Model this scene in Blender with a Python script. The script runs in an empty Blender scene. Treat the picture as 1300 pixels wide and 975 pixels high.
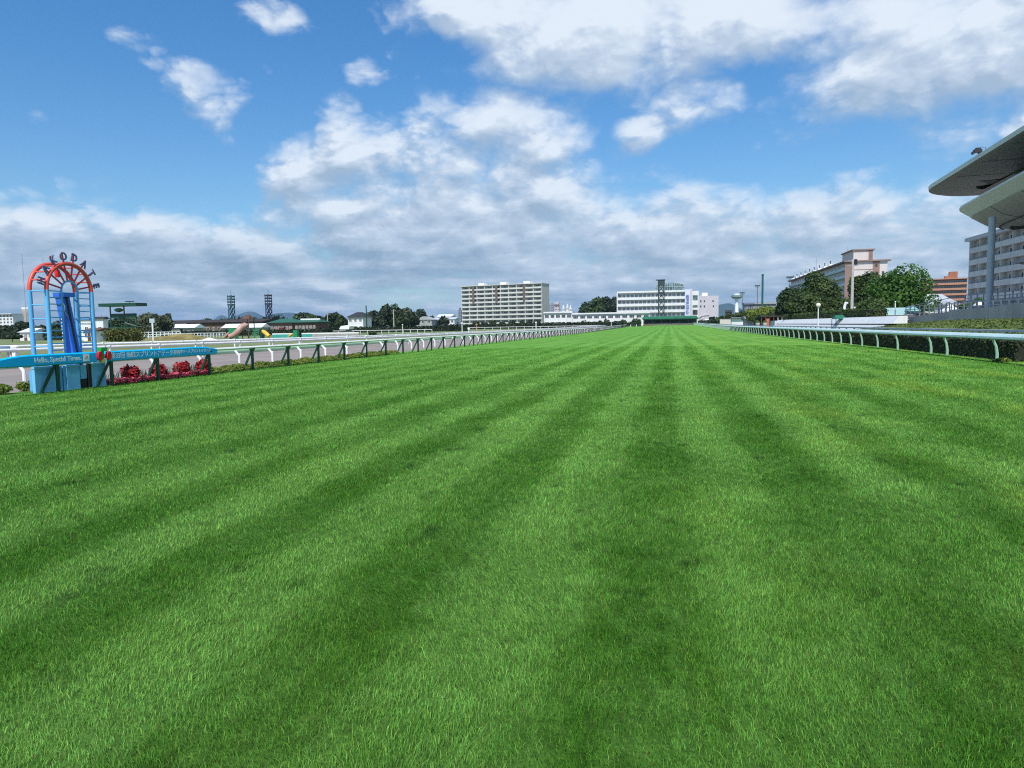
import bpy, math, random
import numpy as np
from mathutils import Vector, Matrix
PI = math.pi
R = math.radians
SC = bpy.context.scene
COL = SC.collection
rnd = random.Random(7)

# ------------------------------------------------------------------ survey
# the photographer stands at (0,0,1.7) on the turf, +Y runs up the straight
FOC, EYE = 900.0, 1.7
_d = np.array([(850 - 650) / FOC, (411 - 487.5) / FOC, 1.0]); _d /= np.linalg.norm(_d)
_n = np.cross(_d, np.array([1, -0.016, 0.0])); _n /= np.linalg.norm(_n)
if _n[1] > 0: _n = -_n
_x = np.cross(_d, _n)
if _x[0] < 0: _x = -_x
CAMAX = np.array([_x, _d, _n])            # rows: world axes seen in the camera frame (x right, y down, z forward)

def ray(px, py):
    return CAMAX @ np.array([(px - 650) / FOC, (py - 487.5) / FOC, 1.0])
def at(px, py, Y):
    r = ray(px, py); s = Y / r[1]; return Vector((r[0] * s, Y, r[2] * s + EYE))
def atX(px, py, X):
    r = ray(px, py); s = X / r[0]; return Vector((X, r[1] * s, r[2] * s + EYE))
def gz(y):
    t = min(1.0, max(0.0, (y - 120.0) / 300.0)); return 0.9 * t * t * (3 - 2 * t)
def sc(px, Y):                            # metres per photo pixel at that bearing and distance
    p = at(px, 411, Y); c = CAMAX.T @ (np.array(p) - np.array([0, 0, EYE])); return c[2] / FOC

# ------------------------------------------------------------------ helpers
def tag(o, label=None, cat=None, group=None, kind=None):
    if label: o['label'] = label
    if cat: o['category'] = cat
    if group: o['group'] = group
    if kind: o['kind'] = kind
    return o
def thing(name, label, cat, loc=(0, 0, 0), rz=0.0, group=None):
    o = bpy.data.objects.new(name, None); COL.objects.link(o)
    o.location = loc; o.rotation_euler = (0, 0, rz); o.empty_display_size = 0.2
    return tag(o, label, cat, group)
def copy_tree(o, loc, rz=None, label=None, parent=None):
    c = o.copy(); COL.objects.link(c)
    if parent is not None: c.parent = parent
    else:
        c.location = loc
        if rz is not None: c.rotation_euler = (0, 0, rz)
        if label: c['label'] = label
    for ch in list(o.children): copy_tree(ch, None, parent=c)
    return c
def inst(name, mesh, parent, loc=(0, 0, 0), rz=0.0, kind=None):
    o = bpy.data.objects.new(name, mesh); COL.objects.link(o)
    if parent is not None: o.parent = parent
    o.location = loc; o.rotation_euler = (0, 0, rz)
    if kind: o['kind'] = kind
    return o

class MB:
    def __init__(s): s.v, s.f, s.m = [], [], []
    def add(s, vs, fs, m=0):
        b = len(s.v); s.v += [tuple(v) for v in vs]
        for f in fs: s.f.append(tuple(b + i for i in f)); s.m.append(m)
        return s
    def box(s, x0, x1, y0, y1, z0, z1, m=0):
        vs = [(x, y, z) for z in (z0, z1) for (x, y) in ((x0, y0), (x1, y0), (x1, y1), (x0, y1))]
        return s.add(vs, [(3, 2, 1, 0), (4, 5, 6, 7), (0, 1, 5, 4), (1, 2, 6, 5), (2, 3, 7, 6), (3, 0, 4, 7)], m)
    def bar(s, p, q, w, h=None, m=0, up=(0, 0, 1)):
        h = h or w; p, q = Vector(p), Vector(q); d = (q - p).normalized(); u = Vector(up)
        if abs(d.dot(u)) > 0.98: u = Vector((0, 1, 0))
        a = d.cross(u).normalized() * (w / 2); b = a.cross(d).normalized() * (h / 2)
        vs = [c + i * a + j * b for c in (p, q) for (i, j) in ((-1, -1), (1, -1), (1, 1), (-1, 1))]
        return s.add(vs, [(3, 2, 1, 0), (4, 5, 6, 7), (0, 1, 5, 4), (1, 2, 6, 5), (2, 3, 7, 6), (3, 0, 4, 7)], m)
    def tube(s, pts, r, n=8, m=0, sx=1.0, sz=1.0):
        pts = [Vector(p) for p in pts]; k = len(pts)
        rs = r if isinstance(r, (list, tuple)) else [r] * k
        vs, fs = [], []; ref = None
        for i, p in enumerate(pts):
            d = (pts[min(i + 1, k - 1)] - pts[max(i - 1, 0)]).normalized()
            if ref is None:
                ref = Vector((0, 0, 1)) if abs(d.z) < 0.9 else Vector((0, 1, 0))
            a = d.cross(ref).normalized(); b = a.cross(d).normalized(); ref = b if abs(d.dot(ref)) > 0.3 else ref
            for j in range(n):
                t = 2 * PI * j / n; vs.append(p + a * (math.cos(t) * rs[i] * sx) + b * (math.sin(t) * rs[i] * sz))
        for i in range(k - 1):
            for j in range(n):
                j2 = (j + 1) % n; fs.append((i * n + j, i * n + j2, (i + 1) * n + j2, (i + 1) * n + j))
        fs.append(tuple(range(n - 1, -1, -1))); fs.append(tuple((k - 1) * n + j for j in range(n)))
        return s.add(vs, fs, m)
    def lathe(s, prof, c, n=16, m=0):
        vs, fs = [], []
        for (r, z) in prof:
            for j in range(n):
                t = 2 * PI * j / n; vs.append((c[0] + r * math.cos(t), c[1] + r * math.sin(t), c[2] + z))
        for i in range(len(prof) - 1):
            for j in range(n):
                j2 = (j + 1) % n; fs.append((i * n + j, i * n + j2, (i + 1) * n + j2, (i + 1) * n + j))
        fs.append(tuple(range(n - 1, -1, -1))); fs.append(tuple((len(prof) - 1) * n + j for j in range(n)))
        return s.add(vs, fs, m)
    def prism(s, poly, vec, m=0):
        k = len(poly); vec = Vector(vec); a = [Vector(p) for p in poly]; b = [p + vec for p in a]
        fs = [tuple(range(k - 1, -1, -1)), tuple(range(k, 2 * k))] + [(i, (i + 1) % k, k + (i + 1) % k, k + i) for i in range(k)]
        return s.add(a + b, fs, m)
    def gable(s, x0, x1, y0, y1, z0, zr, axis='x', hip=0.0, m=0):
        if axis == 'x':
            ym = (y0 + y1) / 2
            vs = [(x0, y0, z0), (x1, y0, z0), (x1, y1, z0), (x0, y1, z0), (x0 + hip, ym, zr), (x1 - hip, ym, zr)]
            return s.add(vs, [(3, 2, 1, 0), (0, 1, 5, 4), (2, 3, 4, 5), (3, 0, 4), (1, 2, 5)], m)
        xm = (x0 + x1) / 2
        vs = [(x0, y0, z0), (x1, y0, z0), (x1, y1, z0), (x0, y1, z0), (xm, y0 + hip, zr), (xm, y1 - hip, zr)]
        return s.add(vs, [(3, 2, 1, 0), (0, 1, 4), (1, 2, 5, 4), (2, 3, 5), (3, 0, 4, 5)], m)
    def mesh(s, name, mats, off=(0, 0, 0), smooth=False):
        me = bpy.data.meshes.new(name)
        me.from_pydata([(x - off[0], y - off[1], z - off[2]) for x, y, z in s.v], [], s.f)
        for m in (mats if isinstance(mats, (list, tuple)) else [mats]): me.materials.append(m)
        me.polygons.foreach_set('material_index', s.m)
        if smooth: me.polygons.foreach_set('use_smooth', [True] * len(s.f))
        import bmesh
        bm = bmesh.new(); bm.from_mesh(me); bmesh.ops.recalc_face_normals(bm, faces=bm.faces); bm.to_mesh(me); bm.free()
        if smooth: me.set_sharp_from_angle(angle=R(40))
        return me
    def build(s, name, mats, parent=None, smooth=False, local=False):
        off = (0, 0, 0)
        if parent is not None and not local:
            off = parent.location if parent.parent is None else Vector(parent.location) + Vector(parent.parent.location)
        o = bpy.data.objects.new(name, s.mesh(name, mats, off, smooth)); COL.objects.link(o)
        if parent is not None: o.parent = parent
        return o
def setting(name, mb, mats, smooth=False):
    return tag(mb.build(name, mats, None, smooth), kind='structure')
def text_mesh(body, size, mat, mtx, extrude=0.004, bold=0.0, name='lettering', align='CENTER'):
    cu = bpy.data.curves.new(name, 'FONT'); cu.body = body; cu.size = size; cu.extrude = extrude; cu.offset = bold
    cu.align_x = align; cu.align_y = 'CENTER'; cu.resolution_u = 3
    ob = bpy.data.objects.new(name, cu); COL.objects.link(ob)
    dg = bpy.context.evaluated_depsgraph_get(); dg.update()
    me = bpy.data.meshes.new_from_object(ob.evaluated_get(dg))
    bpy.data.objects.remove(ob); bpy.data.curves.remove(cu)
    me.transform(mtx); me.materials.clear(); me.materials.append(mat); me.name = name
    return me
def basis(x, y, z, o):
    return Matrix(((x[0], y[0], z[0], o[0]), (x[1], y[1], z[1], o[1]), (x[2], y[2], z[2], o[2]), (0, 0, 0, 1)))

# ------------------------------------------------------------------ materials
MATS = {}
def mat(name, col, rough=0.6, var=0.12, scale=1.5, metal=0.0, bump=0.0, streak=0.0, spec=0.5):
    if name in MATS: return MATS[name]
    m = bpy.data.materials.new(name); m.use_nodes = True; nt = m.node_tree; L = nt.links
    b = nt.nodes['Principled BSDF']; b.inputs['Roughness'].default_value = rough; b.inputs['Metallic'].default_value = metal
    b.inputs['Specular IOR Level'].default_value = spec
    g = nt.nodes.new('ShaderNodeNewGeometry')
    nz = nt.nodes.new('ShaderNodeTexNoise'); nz.inputs['Scale'].default_value = scale; nz.inputs['Detail'].default_value = 5
    L.new(g.outputs['Position'], nz.inputs['Vector'])
    mr = nt.nodes.new('ShaderNodeMapRange'); mr.inputs[1].default_value = 0.3; mr.inputs[2].default_value = 0.7
    mr.inputs[3].default_value = 1 - var; mr.inputs[4].default_value = 1 + var
    L.new(nz.outputs['Fac'], mr.inputs[0])
    mx = nt.nodes.new('ShaderNodeVectorMath'); mx.operation = 'SCALE'; mx.inputs[0].default_value = col[:3]
    L.new(mr.outputs[0], mx.inputs['Scale'])
    out = mx.outputs[0]
    if streak:
        mp = nt.nodes.new('ShaderNodeMapping'); mp.inputs['Scale'].default_value = (2.2, 2.2, 0.12)
        L.new(g.outputs['Position'], mp.inputs['Vector'])
        n2 = nt.nodes.new('ShaderNodeTexNoise'); n2.inputs['Scale'].default_value = 1.0; n2.inputs['Detail'].default_value = 6
        L.new(mp.outputs[0], n2.inputs['Vector'])
        m2 = nt.nodes.new('ShaderNodeMapRange'); m2.inputs[1].default_value = 0.5; m2.inputs[2].default_value = 0.75
        m2.inputs[3].default_value = 1.0; m2.inputs[4].default_value = 1 - streak
        L.new(n2.outputs['Fac'], m2.inputs[0])
        m3 = nt.nodes.new('ShaderNodeVectorMath'); m3.operation = 'SCALE'; L.new(out, m3.inputs[0]); L.new(m2.outputs[0], m3.inputs['Scale']); out = m3.outputs[0]
    L.new(out, b.inputs['Base Color'])
    if bump:
        bp = nt.nodes.new('ShaderNodeBump'); bp.inputs['Strength'].default_value = bump; bp.inputs['Distance'].default_value = 0.02
        n4 = nt.nodes.new('ShaderNodeTexNoise'); n4.inputs['Scale'].default_value = scale * 20; n4.inputs['Detail'].default_value = 4
        L.new(g.outputs['Position'], n4.inputs['Vector']); L.new(n4.outputs['Fac'], bp.inputs['Height']); L.new(bp.outputs[0], b.inputs['Normal'])
    MATS[name] = m; return m
def leafmat(name, c1, c2, trans=0.25, rough=0.55, big=0.25):
    if name in MATS: return MATS[name]
    m = bpy.data.materials.new(name); m.use_nodes = True; nt = m.node_tree; L = nt.links; nt.nodes.clear()
    g = nt.nodes.new('ShaderNodeNewGeometry')
    nz = nt.nodes.new('ShaderNodeTexNoise'); nz.inputs['Scale'].default_value = big; nz.inputs['Detail'].default_value = 3
    L.new(g.outputs['Position'], nz.inputs['Vector'])
    ad = nt.nodes.new('ShaderNodeMath'); ad.operation = 'MULTIPLY_ADD'; ad.inputs[1].default_value = 0.6
    L.new(g.outputs['Random Per Island'], ad.inputs[0])
    mm = nt.nodes.new('ShaderNodeMapRange'); mm.inputs[1].default_value = 0.3; mm.inputs[2].default_value = 0.7; mm.inputs[4].default_value = 0.45; mm.inputs[3].default_value = -0.05
    L.new(nz.outputs['Fac'], mm.inputs[0]); L.new(mm.outputs[0], ad.inputs[2])
    mx = nt.nodes.new('ShaderNodeMix'); mx.data_type = 'RGBA'
    mx.inputs[6].default_value = (*c1, 1); mx.inputs[7].default_value = (*c2, 1); L.new(ad.outputs[0], mx.inputs[0])
    b = nt.nodes.new('ShaderNodeBsdfPrincipled'); b.inputs['Roughness'].default_value = rough; b.inputs['Specular IOR Level'].default_value = 0.3
    t = nt.nodes.new('ShaderNodeBsdfTranslucent'); ms = nt.nodes.new('ShaderNodeMixShader'); ms.inputs[0].default_value = trans
    o = nt.nodes.new('ShaderNodeOutputMaterial')
    L.new(mx.outputs[2], b.inputs['Base Color']); L.new(mx.outputs[2], t.inputs['Color'])
    L.new(b.outputs[0], ms.inputs[1]); L.new(t.outputs[0], ms.inputs[2]); L.new(ms.outputs[0], o.inputs['Surface'])
    MATS[name] = m; return m
def glass(name, col, rough=0.08):
    m = mat(name, col, rough, 0.85, 0.45, spec=0.8); return m

WHITE = mat('white_paint', (0.78, 0.79, 0.79), 0.45, 0.05, 0.8, streak=0.12)
OFFW = mat('weathered_white_paint', (0.62, 0.63, 0.62), 0.6, 0.1, 0.6, streak=0.2)
PALEGREEN = mat('pale_green_rail', (0.40, 0.62, 0.42), 0.45, 0.06, 1.0)
def jointed(m, step):
    nt = m.node_tree; L = nt.links; b = nt.nodes['Principled BSDF']; src = b.inputs['Base Color'].links[0].from_socket
    g = nt.nodes.new('ShaderNodeNewGeometry'); sp = nt.nodes.new('ShaderNodeSeparateXYZ'); L.new(g.outputs['Position'], sp.inputs[0])
    a = nt.nodes.new('ShaderNodeMath'); a.operation = 'DIVIDE'; L.new(sp.outputs[1], a.inputs[0]); a.inputs[1].default_value = step
    f = nt.nodes.new('ShaderNodeMath'); f.operation = 'FRACT'; L.new(a.outputs[0], f.inputs[0])
    c = nt.nodes.new('ShaderNodeMath'); c.operation = 'LESS_THAN'; L.new(f.outputs[0], c.inputs[0]); c.inputs[1].default_value = 0.035 / step
    mx = nt.nodes.new('ShaderNodeMix'); mx.data_type = 'RGBA'; L.new(c.outputs[0], mx.inputs[0]); L.new(src, mx.inputs[6]); mx.inputs[7].default_value = (0.10, 0.11, 0.11, 1); L.new(mx.outputs[2], b.inputs['Base Color']); return m
RAILWHITE = jointed(mat('white_rail_plastic', (0.76, 0.78, 0.77), 0.4, 0.08, 0.7, streak=0.18), 5.9)
BLUEGREEN = mat('pale_blue_green_rail', (0.44, 0.60, 0.60), 0.4, 0.08, 1.0)
jointed(BLUEGREEN, 4.8)
POSTGREEN = mat('grey_green_post', (0.30, 0.46, 0.36), 0.5, 0.08, 2.0)
DKGREEN = mat('dark_green_steel', (0.008, 0.055, 0.035), 0.45, 0.15, 3.0)
BLACK = mat('black_rubber', (0.012, 0.012, 0.014), 0.6, 0.2, 4.0)
SKYBLUE = mat('sky_blue_paint', (0.13, 0.42, 0.72), 0.45, 0.08, 2.0, streak=0.12)
PALEBLUE = mat('pale_blue_panel', (0.18, 0.50, 0.80), 0.35, 0.08, 1.5, streak=0.1)
ROYAL = mat('royal_blue_paint', (0.03, 0.16, 0.62), 0.4, 0.08, 2.0)
RED = mat('coral_red_paint', (0.66, 0.085, 0.06), 0.45, 0.08, 2.0, streak=0.15)
CRIMSON = mat('crimson_paint', (0.58, 0.06, 0.07), 0.5, 0.1, 2.0)
LETTER = mat('violet_blue_letter', (0.13, 0.15, 0.30), 0.5, 0.15, 6.0)
CYAN = mat('cyan_banner_vinyl', (0.0, 0.44, 0.88), 0.4, 0.06, 0.8)
PRINT = mat('white_print', (0.82, 0.86, 0.88), 0.5, 0.03, 2.0)
STEEL = mat('galvanised_steel', (0.30, 0.33, 0.36), 0.45, 0.1, 2.0, metal=0.2)
GREYCON = mat('grey_concrete', (0.30, 0.30, 0.29), 0.85, 0.15, 0.5, bump=0.2, streak=0.15)
BROWNCON = mat('brown_grey_concrete', (0.48, 0.41, 0.385), 0.85, 0.15, 0.4, bump=0.2, streak=0.2)
BARK = mat('bark', (0.07, 0.05, 0.035), 0.9, 0.3, 4.0, bump=0.5)
DGLASS = glass('dark_window_glass', (0.035, 0.045, 0.055))
GGLASS = glass('green_glass', (0.09, 0.15, 0.15), 0.18)

# ------------------------------------------------------------------ turf colour (light and shade of the mown lean painted in as stripes)
def turf_nodes(nt, blade):
    L = nt.links
    g = nt.nodes.new('ShaderNodeNewGeometry')
    sep = nt.nodes.new('ShaderNodeSeparateXYZ'); L.new(g.outputs['Position'], sep.inputs[0])
    def noise(scale, mapping=(1, 1, 1), detail=4):
        mp = nt.nodes.new('ShaderNodeMapping'); mp.inputs['Scale'].default_value = mapping; L.new(g.outputs['Position'], mp.inputs['Vector'])
        n = nt.nodes.new('ShaderNodeTexNoise'); n.inputs['Scale'].default_value = scale; n.inputs['Detail'].default_value = detail
        L.new(mp.outputs[0], n.inputs['Vector']); return n.outputs['Fac']
    def math_(op, a, b=None, c=None):
        n = nt.nodes.new('ShaderNodeMath'); n.operation = op
        for i, v in enumerate((a, b, c)):
            if v is None: continue
            if isinstance(v, (int, float)): n.inputs[i].default_value = v
            else: L.new(v, n.inputs[i])
        return n.outputs[0]
    def mr(v, a, b, c, d, smooth=False):
        n = nt.nodes.new('ShaderNodeMapRange')
        if smooth: n.interpolation_type = 'SMOOTHSTEP'
        for i, q in enumerate((a, b, c, d)): n.inputs[i + 1].default_value = q
        L.new(v, n.inputs[0]); return n.outputs[0]
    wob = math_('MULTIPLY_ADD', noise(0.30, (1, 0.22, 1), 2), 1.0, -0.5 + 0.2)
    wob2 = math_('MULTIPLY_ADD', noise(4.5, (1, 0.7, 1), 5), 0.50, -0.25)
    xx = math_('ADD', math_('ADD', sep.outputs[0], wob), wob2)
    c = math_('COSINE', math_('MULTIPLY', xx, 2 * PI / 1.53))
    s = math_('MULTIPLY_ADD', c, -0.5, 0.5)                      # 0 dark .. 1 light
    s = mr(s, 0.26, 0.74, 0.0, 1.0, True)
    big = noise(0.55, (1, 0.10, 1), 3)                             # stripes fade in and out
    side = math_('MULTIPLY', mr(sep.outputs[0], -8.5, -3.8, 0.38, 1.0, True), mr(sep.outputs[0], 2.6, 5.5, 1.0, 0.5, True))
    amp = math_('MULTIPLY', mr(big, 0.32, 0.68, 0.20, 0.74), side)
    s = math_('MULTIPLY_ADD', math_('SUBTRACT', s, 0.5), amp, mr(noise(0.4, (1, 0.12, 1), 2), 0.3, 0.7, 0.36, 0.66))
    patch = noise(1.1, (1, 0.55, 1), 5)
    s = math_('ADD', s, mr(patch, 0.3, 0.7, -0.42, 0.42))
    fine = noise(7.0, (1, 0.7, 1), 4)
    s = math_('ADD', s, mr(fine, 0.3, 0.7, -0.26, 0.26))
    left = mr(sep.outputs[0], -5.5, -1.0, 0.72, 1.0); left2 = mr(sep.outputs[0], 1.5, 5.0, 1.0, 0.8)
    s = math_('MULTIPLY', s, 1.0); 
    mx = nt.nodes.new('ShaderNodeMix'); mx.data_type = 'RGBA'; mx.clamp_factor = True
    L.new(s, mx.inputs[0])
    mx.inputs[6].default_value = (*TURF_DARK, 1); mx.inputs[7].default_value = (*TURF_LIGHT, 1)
    # worn yellow-green drifts, mostly towards the stand side
    ye = noise(0.55, (1.0, 0.4, 1), 5)
    yf = math_('MULTIPLY', mr(ye, 0.48, 0.70, 0.0, 1.0, True), mr(sep.outputs[0], -1.0, 4.5, 0.12, 0.95))
    m2 = nt.nodes.new('ShaderNodeMix'); m2.data_type = 'RGBA'; L.new(yf, m2.inputs[0]); L.new(mx.outputs[2], m2.inputs[6])
    m2.inputs[7].default_value = (*TURF_YELLOW, 1)
    out = m2.outputs[2]
    tu = mr(noise(2.2, (1, 0.7, 1), 7), 0.60, 0.72, 0.0, 0.7, True)          # darker coarse tufts
    m3 = nt.nodes.new('ShaderNodeMix'); m3.data_type = 'RGBA'; L.new(tu, m3.inputs[0]); L.new(out, m3.inputs[6]); m3.inputs[7].default_value = (0.030, 0.105, 0.014, 1); out = m3.outputs[2]
    th = mr(noise(2.6, (1, 0.9, 1), 8), 0.69, 0.78, 0.0, 0.55, True)          # thin, browned spots
    m4 = nt.nodes.new('ShaderNodeMix'); m4.data_type = 'RGBA'; L.new(th, m4.inputs[0]); L.new(out, m4.inputs[6]); m4.inputs[7].default_value = (0.13, 0.115, 0.055, 1); out = m4.outputs[2]
    if blade:
        hs = nt.nodes.new('ShaderNodeHueSaturation'); L.new(out, hs.inputs['Color'])
        L.new(mr(g.outputs['Random Per Island'], 0, 1, 0.40, 1.55), hs.inputs['Value'])
        r2 = math_('FRACT', math_('MULTIPLY', g.outputs['Random Per Island'], 37.3))
        L.new(mr(r2, 0, 1, 0.475, 0.52), hs.inputs['Hue'])
        out = hs.outputs[0]
        r3 = math_('FRACT', math_('MULTIPLY', g.outputs['Random Per Island'], 91.7))
        dry = nt.nodes.new('ShaderNodeMix'); dry.data_type = 'RGBA'; L.new(mr(r3, 0.975, 0.99, 0, 0.7), dry.inputs[0])
        L.new(out, dry.inputs[6]); dry.inputs[7].default_value = (0.26, 0.22, 0.09, 1); out = dry.outputs[2]
    return out, noise, mr, math_, sep
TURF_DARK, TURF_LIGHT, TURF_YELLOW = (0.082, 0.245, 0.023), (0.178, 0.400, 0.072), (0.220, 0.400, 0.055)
def turf_blade():
    m = bpy.data.materials.new('turf_blades'); m.use_nodes = True; nt = m.node_tree; L = nt.links; nt.nodes.clear()
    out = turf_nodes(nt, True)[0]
    b = nt.nodes.new('ShaderNodeBsdfPrincipled'); b.inputs['Roughness'].default_value = 0.55; b.inputs['Specular IOR Level'].default_value = 0.18
    t = nt.nodes.new('ShaderNodeBsdfTranslucent'); ms = nt.nodes.new('ShaderNodeMixShader'); ms.inputs[0].default_value = 0.3
    o = nt.nodes.new('ShaderNodeOutputMaterial')
    L.new(out, b.inputs['Base Color']); L.new(out, t.inputs['Color']); L.new(b.outputs[0], ms.inputs[1]); L.new(t.outputs[0], ms.inputs[2]); L.new(ms.outputs[0], o.inputs['Surface'])
    return m
def turf_ground():
    m = bpy.data.materials.new('turf_sward'); m.use_nodes = True; nt = m.node_tree; L = nt.links
    b = nt.nodes['Principled BSDF']; b.inputs['Roughness'].default_value = 0.9; b.inputs['Specular IOR Level'].default_value = 0.1
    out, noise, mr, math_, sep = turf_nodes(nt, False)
    sc_ = nt.nodes.new('ShaderNodeVectorMath'); sc_.operation = 'SCALE'; L.new(out, sc_.inputs[0])
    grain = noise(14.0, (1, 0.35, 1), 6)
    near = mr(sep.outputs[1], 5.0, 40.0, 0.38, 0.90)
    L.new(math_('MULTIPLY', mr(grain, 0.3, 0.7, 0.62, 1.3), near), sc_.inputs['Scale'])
    L.new(sc_.outputs[0], b.inputs['Base Color'])
    bp = nt.nodes.new('ShaderNodeBump'); bp.inputs['Strength'].default_value = 0.6; bp.inputs['Distance'].default_value = 0.05
    L.new(noise(25.0, (1, 1, 1), 4), bp.inputs['Height']); L.new(bp.outputs[0], b.inputs['Normal'])
    return m

# ------------------------------------------------------------------ camera, light, sky
cam = bpy.data.cameras.new('camera'); co = bpy.data.objects.new('camera', cam); COL.objects.link(co)
cam.sensor_fit = 'HORIZONTAL'; cam.sensor_width = 36.0; cam.lens = FOC / 1300 * 36.0; cam.clip_end = 60000; cam.clip_start = 0.05
# columns of the camera matrix: right, up, back
right = CAMAX @ np.array([1, 0, 0]); upv = CAMAX @ np.array([0, -1, 0]); back = CAMAX @ np.array([0, 0, -1])
co.matrix_world = basis(right, upv, back, (0, 0, EYE)); SC.camera = co

SUN_AZ, SUN_EL = 177.0, 54.0
sd = Vector((math.sin(R(SUN_AZ)) * math.cos(R(SUN_EL)), math.cos(R(SUN_AZ)) * math.cos(R(SUN_EL)), math.sin(R(SUN_EL))))
sun = bpy.data.lights.new('sun', 'SUN'); sun.energy = 4.0; sun.angle = R(0.6); sun.color = (1.0, 0.955, 0.89)
so = bpy.data.objects.new('sun', sun); COL.objects.link(so); so.rotation_euler = sd.to_track_quat('Z', 'Y').to_euler(); so.location = (30, -40, 60)

def build_world():
    w = bpy.data.worlds.new('World'); SC.world = w; w.use_nodes = True; nt = w.node_tree; L = nt.links; nt.nodes.clear()
    sky = nt.nodes.new('ShaderNodeTexSky'); sky.sky_type = 'NISHITA'; sky.sun_disc = False
    sky.sun_elevation = R(SUN_EL); sky.sun_rotation = R(SUN_AZ); sky.air_density = 1.0; sky.dust_density = 0.3; sky.ozone_density = 2.0
    tc = nt.nodes.new('ShaderNodeTexCoord'); sep = nt.nodes.new('ShaderNodeSeparateXYZ'); L.new(tc.outputs['Generated'], sep.inputs[0])
    def M(op, a, b=None, c=None, t=nt):
        n = t.nodes.new('ShaderNodeMath'); n.operation = op
        for i, v in enumerate((a, b, c)):
            if v is None: continue
            if isinstance(v, (int, float)): n.inputs[i].default_value = v
            else: t.links.new(v, n.inputs[i])
        return n.outputs[0]
    def MR(v, a, b, c, d, smooth=True, t=nt):
        n = t.nodes.new('ShaderNodeMapRange'); n.interpolation_type = 'SMOOTHSTEP' if smooth else 'LINEAR'
        for i, q in enumerate((a, b, c, d)): n.inputs[i + 1].default_value = q
        t.links.new(v, n.inputs[0]); return n.outputs[0]
    az = M('ARCTAN2', sep.outputs[0], sep.outputs[1]); el = M('ARCSINE', sep.outputs[2])
    P = nt.nodes.new('ShaderNodeCombineXYZ'); L.new(az, P.inputs[0]); L.new(el, P.inputs[1])
    # density group: banks and single clouds placed by bearing and elevation, broken up by noise
    gt = bpy.data.node_groups.new('cloud_density', 'ShaderNodeTree')
    gt.interface.new_socket('P', in_out='INPUT', socket_type='NodeSocketVector')
    gt.interface.new_socket('Density', in_out='OUTPUT', socket_type='NodeSocketFloat')
    gt.interface.new_socket('Detail', in_out='OUTPUT', socket_type='NodeSocketFloat')
    gi = gt.nodes.new('NodeGroupInput'); go = gt.nodes.new('NodeGroupOutput'); GL = gt.links
    wn = gt.nodes.new('ShaderNodeTexNoise'); wn.inputs['Scale'].default_value = 6.0; wn.inputs['Detail'].default_value = 5
    GL.new(gi.outputs[0], wn.inputs['Vector'])
    ws = gt.nodes.new('ShaderNodeVectorMath'); ws.operation = 'MULTIPLY_ADD'; GL.new(wn.outputs['Color'], ws.inputs[0])
    ws.inputs[1].default_value = (0.12, 0.09, 0); GL.new(gi.outputs[0], ws.inputs[2])
    wo = gt.nodes.new('ShaderNodeVectorMath'); wo.operation = 'SUBTRACT'; GL.new(ws.outputs[0], wo.inputs[0]); wo.inputs[1].default_value = (0.06, 0.045, 0)
    Q = wo.outputs[0]
    blobs = [  # photo px centre, radii, turn, weight
        (180, 345, 520, 115, 0, 1.0), (560, 280, 290, 130, 0, 1.12), (645, 190, 125, 95, 0, 0.98), (440, 225, 140, 80, -12, 1.0), (540, 225, 140, 85, 0, 1.05),
        (850, 330, 420, 105, 0, 1.0), (1060, 275, 150, 60, 0, 0.8), (1220, 350, 260, 150, 0, 0.95), (560, 190, 60, 55, 0, 0.6),
        (730, 40, 250, 95, 8, 1.0), (900, 30, 230, 75, 0, 0.9), (580, 10, 120, 60, 0, 0.85), (815, 165, 70, 40, -30, 0.75), (885, 125, 80, 38, 0, 0.75),
        (1220, 50, 290, 135, -8, 1.05), (1080, 125, 120, 40, -8, 0.75), (1290, 140, 150, 70, 0, 0.75),
        (258, 112, 70, 52, 6, 0.86), (205, 92, 50, 24, 12, 0.5), (180, 48, 46, 28, 15, 0.56), (345, 0, 74, 30, 8, 0.66), (468, 72, 38, 48, 0, 0.6), (290, 168, 22, 18, 0, 0.5),
        (455, 140, 40, 36, 0, 0.52), (60, 158, 30, 16, 0, 0.36), (30, 250, 70, 30, 0, 0.62), (700, 120, 110, 60, 0, 0.5), (700, 245, 80, 40, 0, 0.6), (150, 268, 60, 22, -10, 0.6)]
    acc = None
    for (px, py, rx, ry, rot, wt) in blobs:
        r = ray(px, py); r = r / np.linalg.norm(r); a, e = math.atan2(r[0], r[1]), math.asin(r[2])
        off = math.cos(math.atan2(math.hypot(px - 650, py - 487), FOC))
        mp = gt.nodes.new('ShaderNodeMapping'); mp.vector_type = 'TEXTURE'
        mp.inputs['Location'].default_value = (a, e, 0); mp.inputs['Rotation'].default_value = (0, 0, R(-rot))
        mp.inputs['Scale'].default_value = (rx / FOC * off / max(0.6, math.cos(e)), ry / FOC * off, 1); GL.new(Q, mp.inputs['Vector'])
        ln = gt.nodes.new('ShaderNodeVectorMath'); ln.operation = 'LENGTH'; GL.new(mp.outputs[0], ln.inputs[0])
        f = MR(ln.outputs['Value'], 0.30, 1.35, wt * 1.12, 0.0, True, gt)
        acc = f if acc is None else M('MAXIMUM', acc, f, None, gt)
    # generic broken cloud over the part of the sky behind the photographer
    s3 = gt.nodes.new('ShaderNodeSeparateXYZ'); GL.new(gi.outputs[0], s3.inputs[0])
    beh = MR(M('ABSOLUTE', M('ADD', s3.outputs[0], 0.22, None, gt), None, None, gt), 0.75, 1.1, 0.0, 0.62, True, gt)
    acc = M('MAXIMUM', acc, beh, None, gt)
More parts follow.
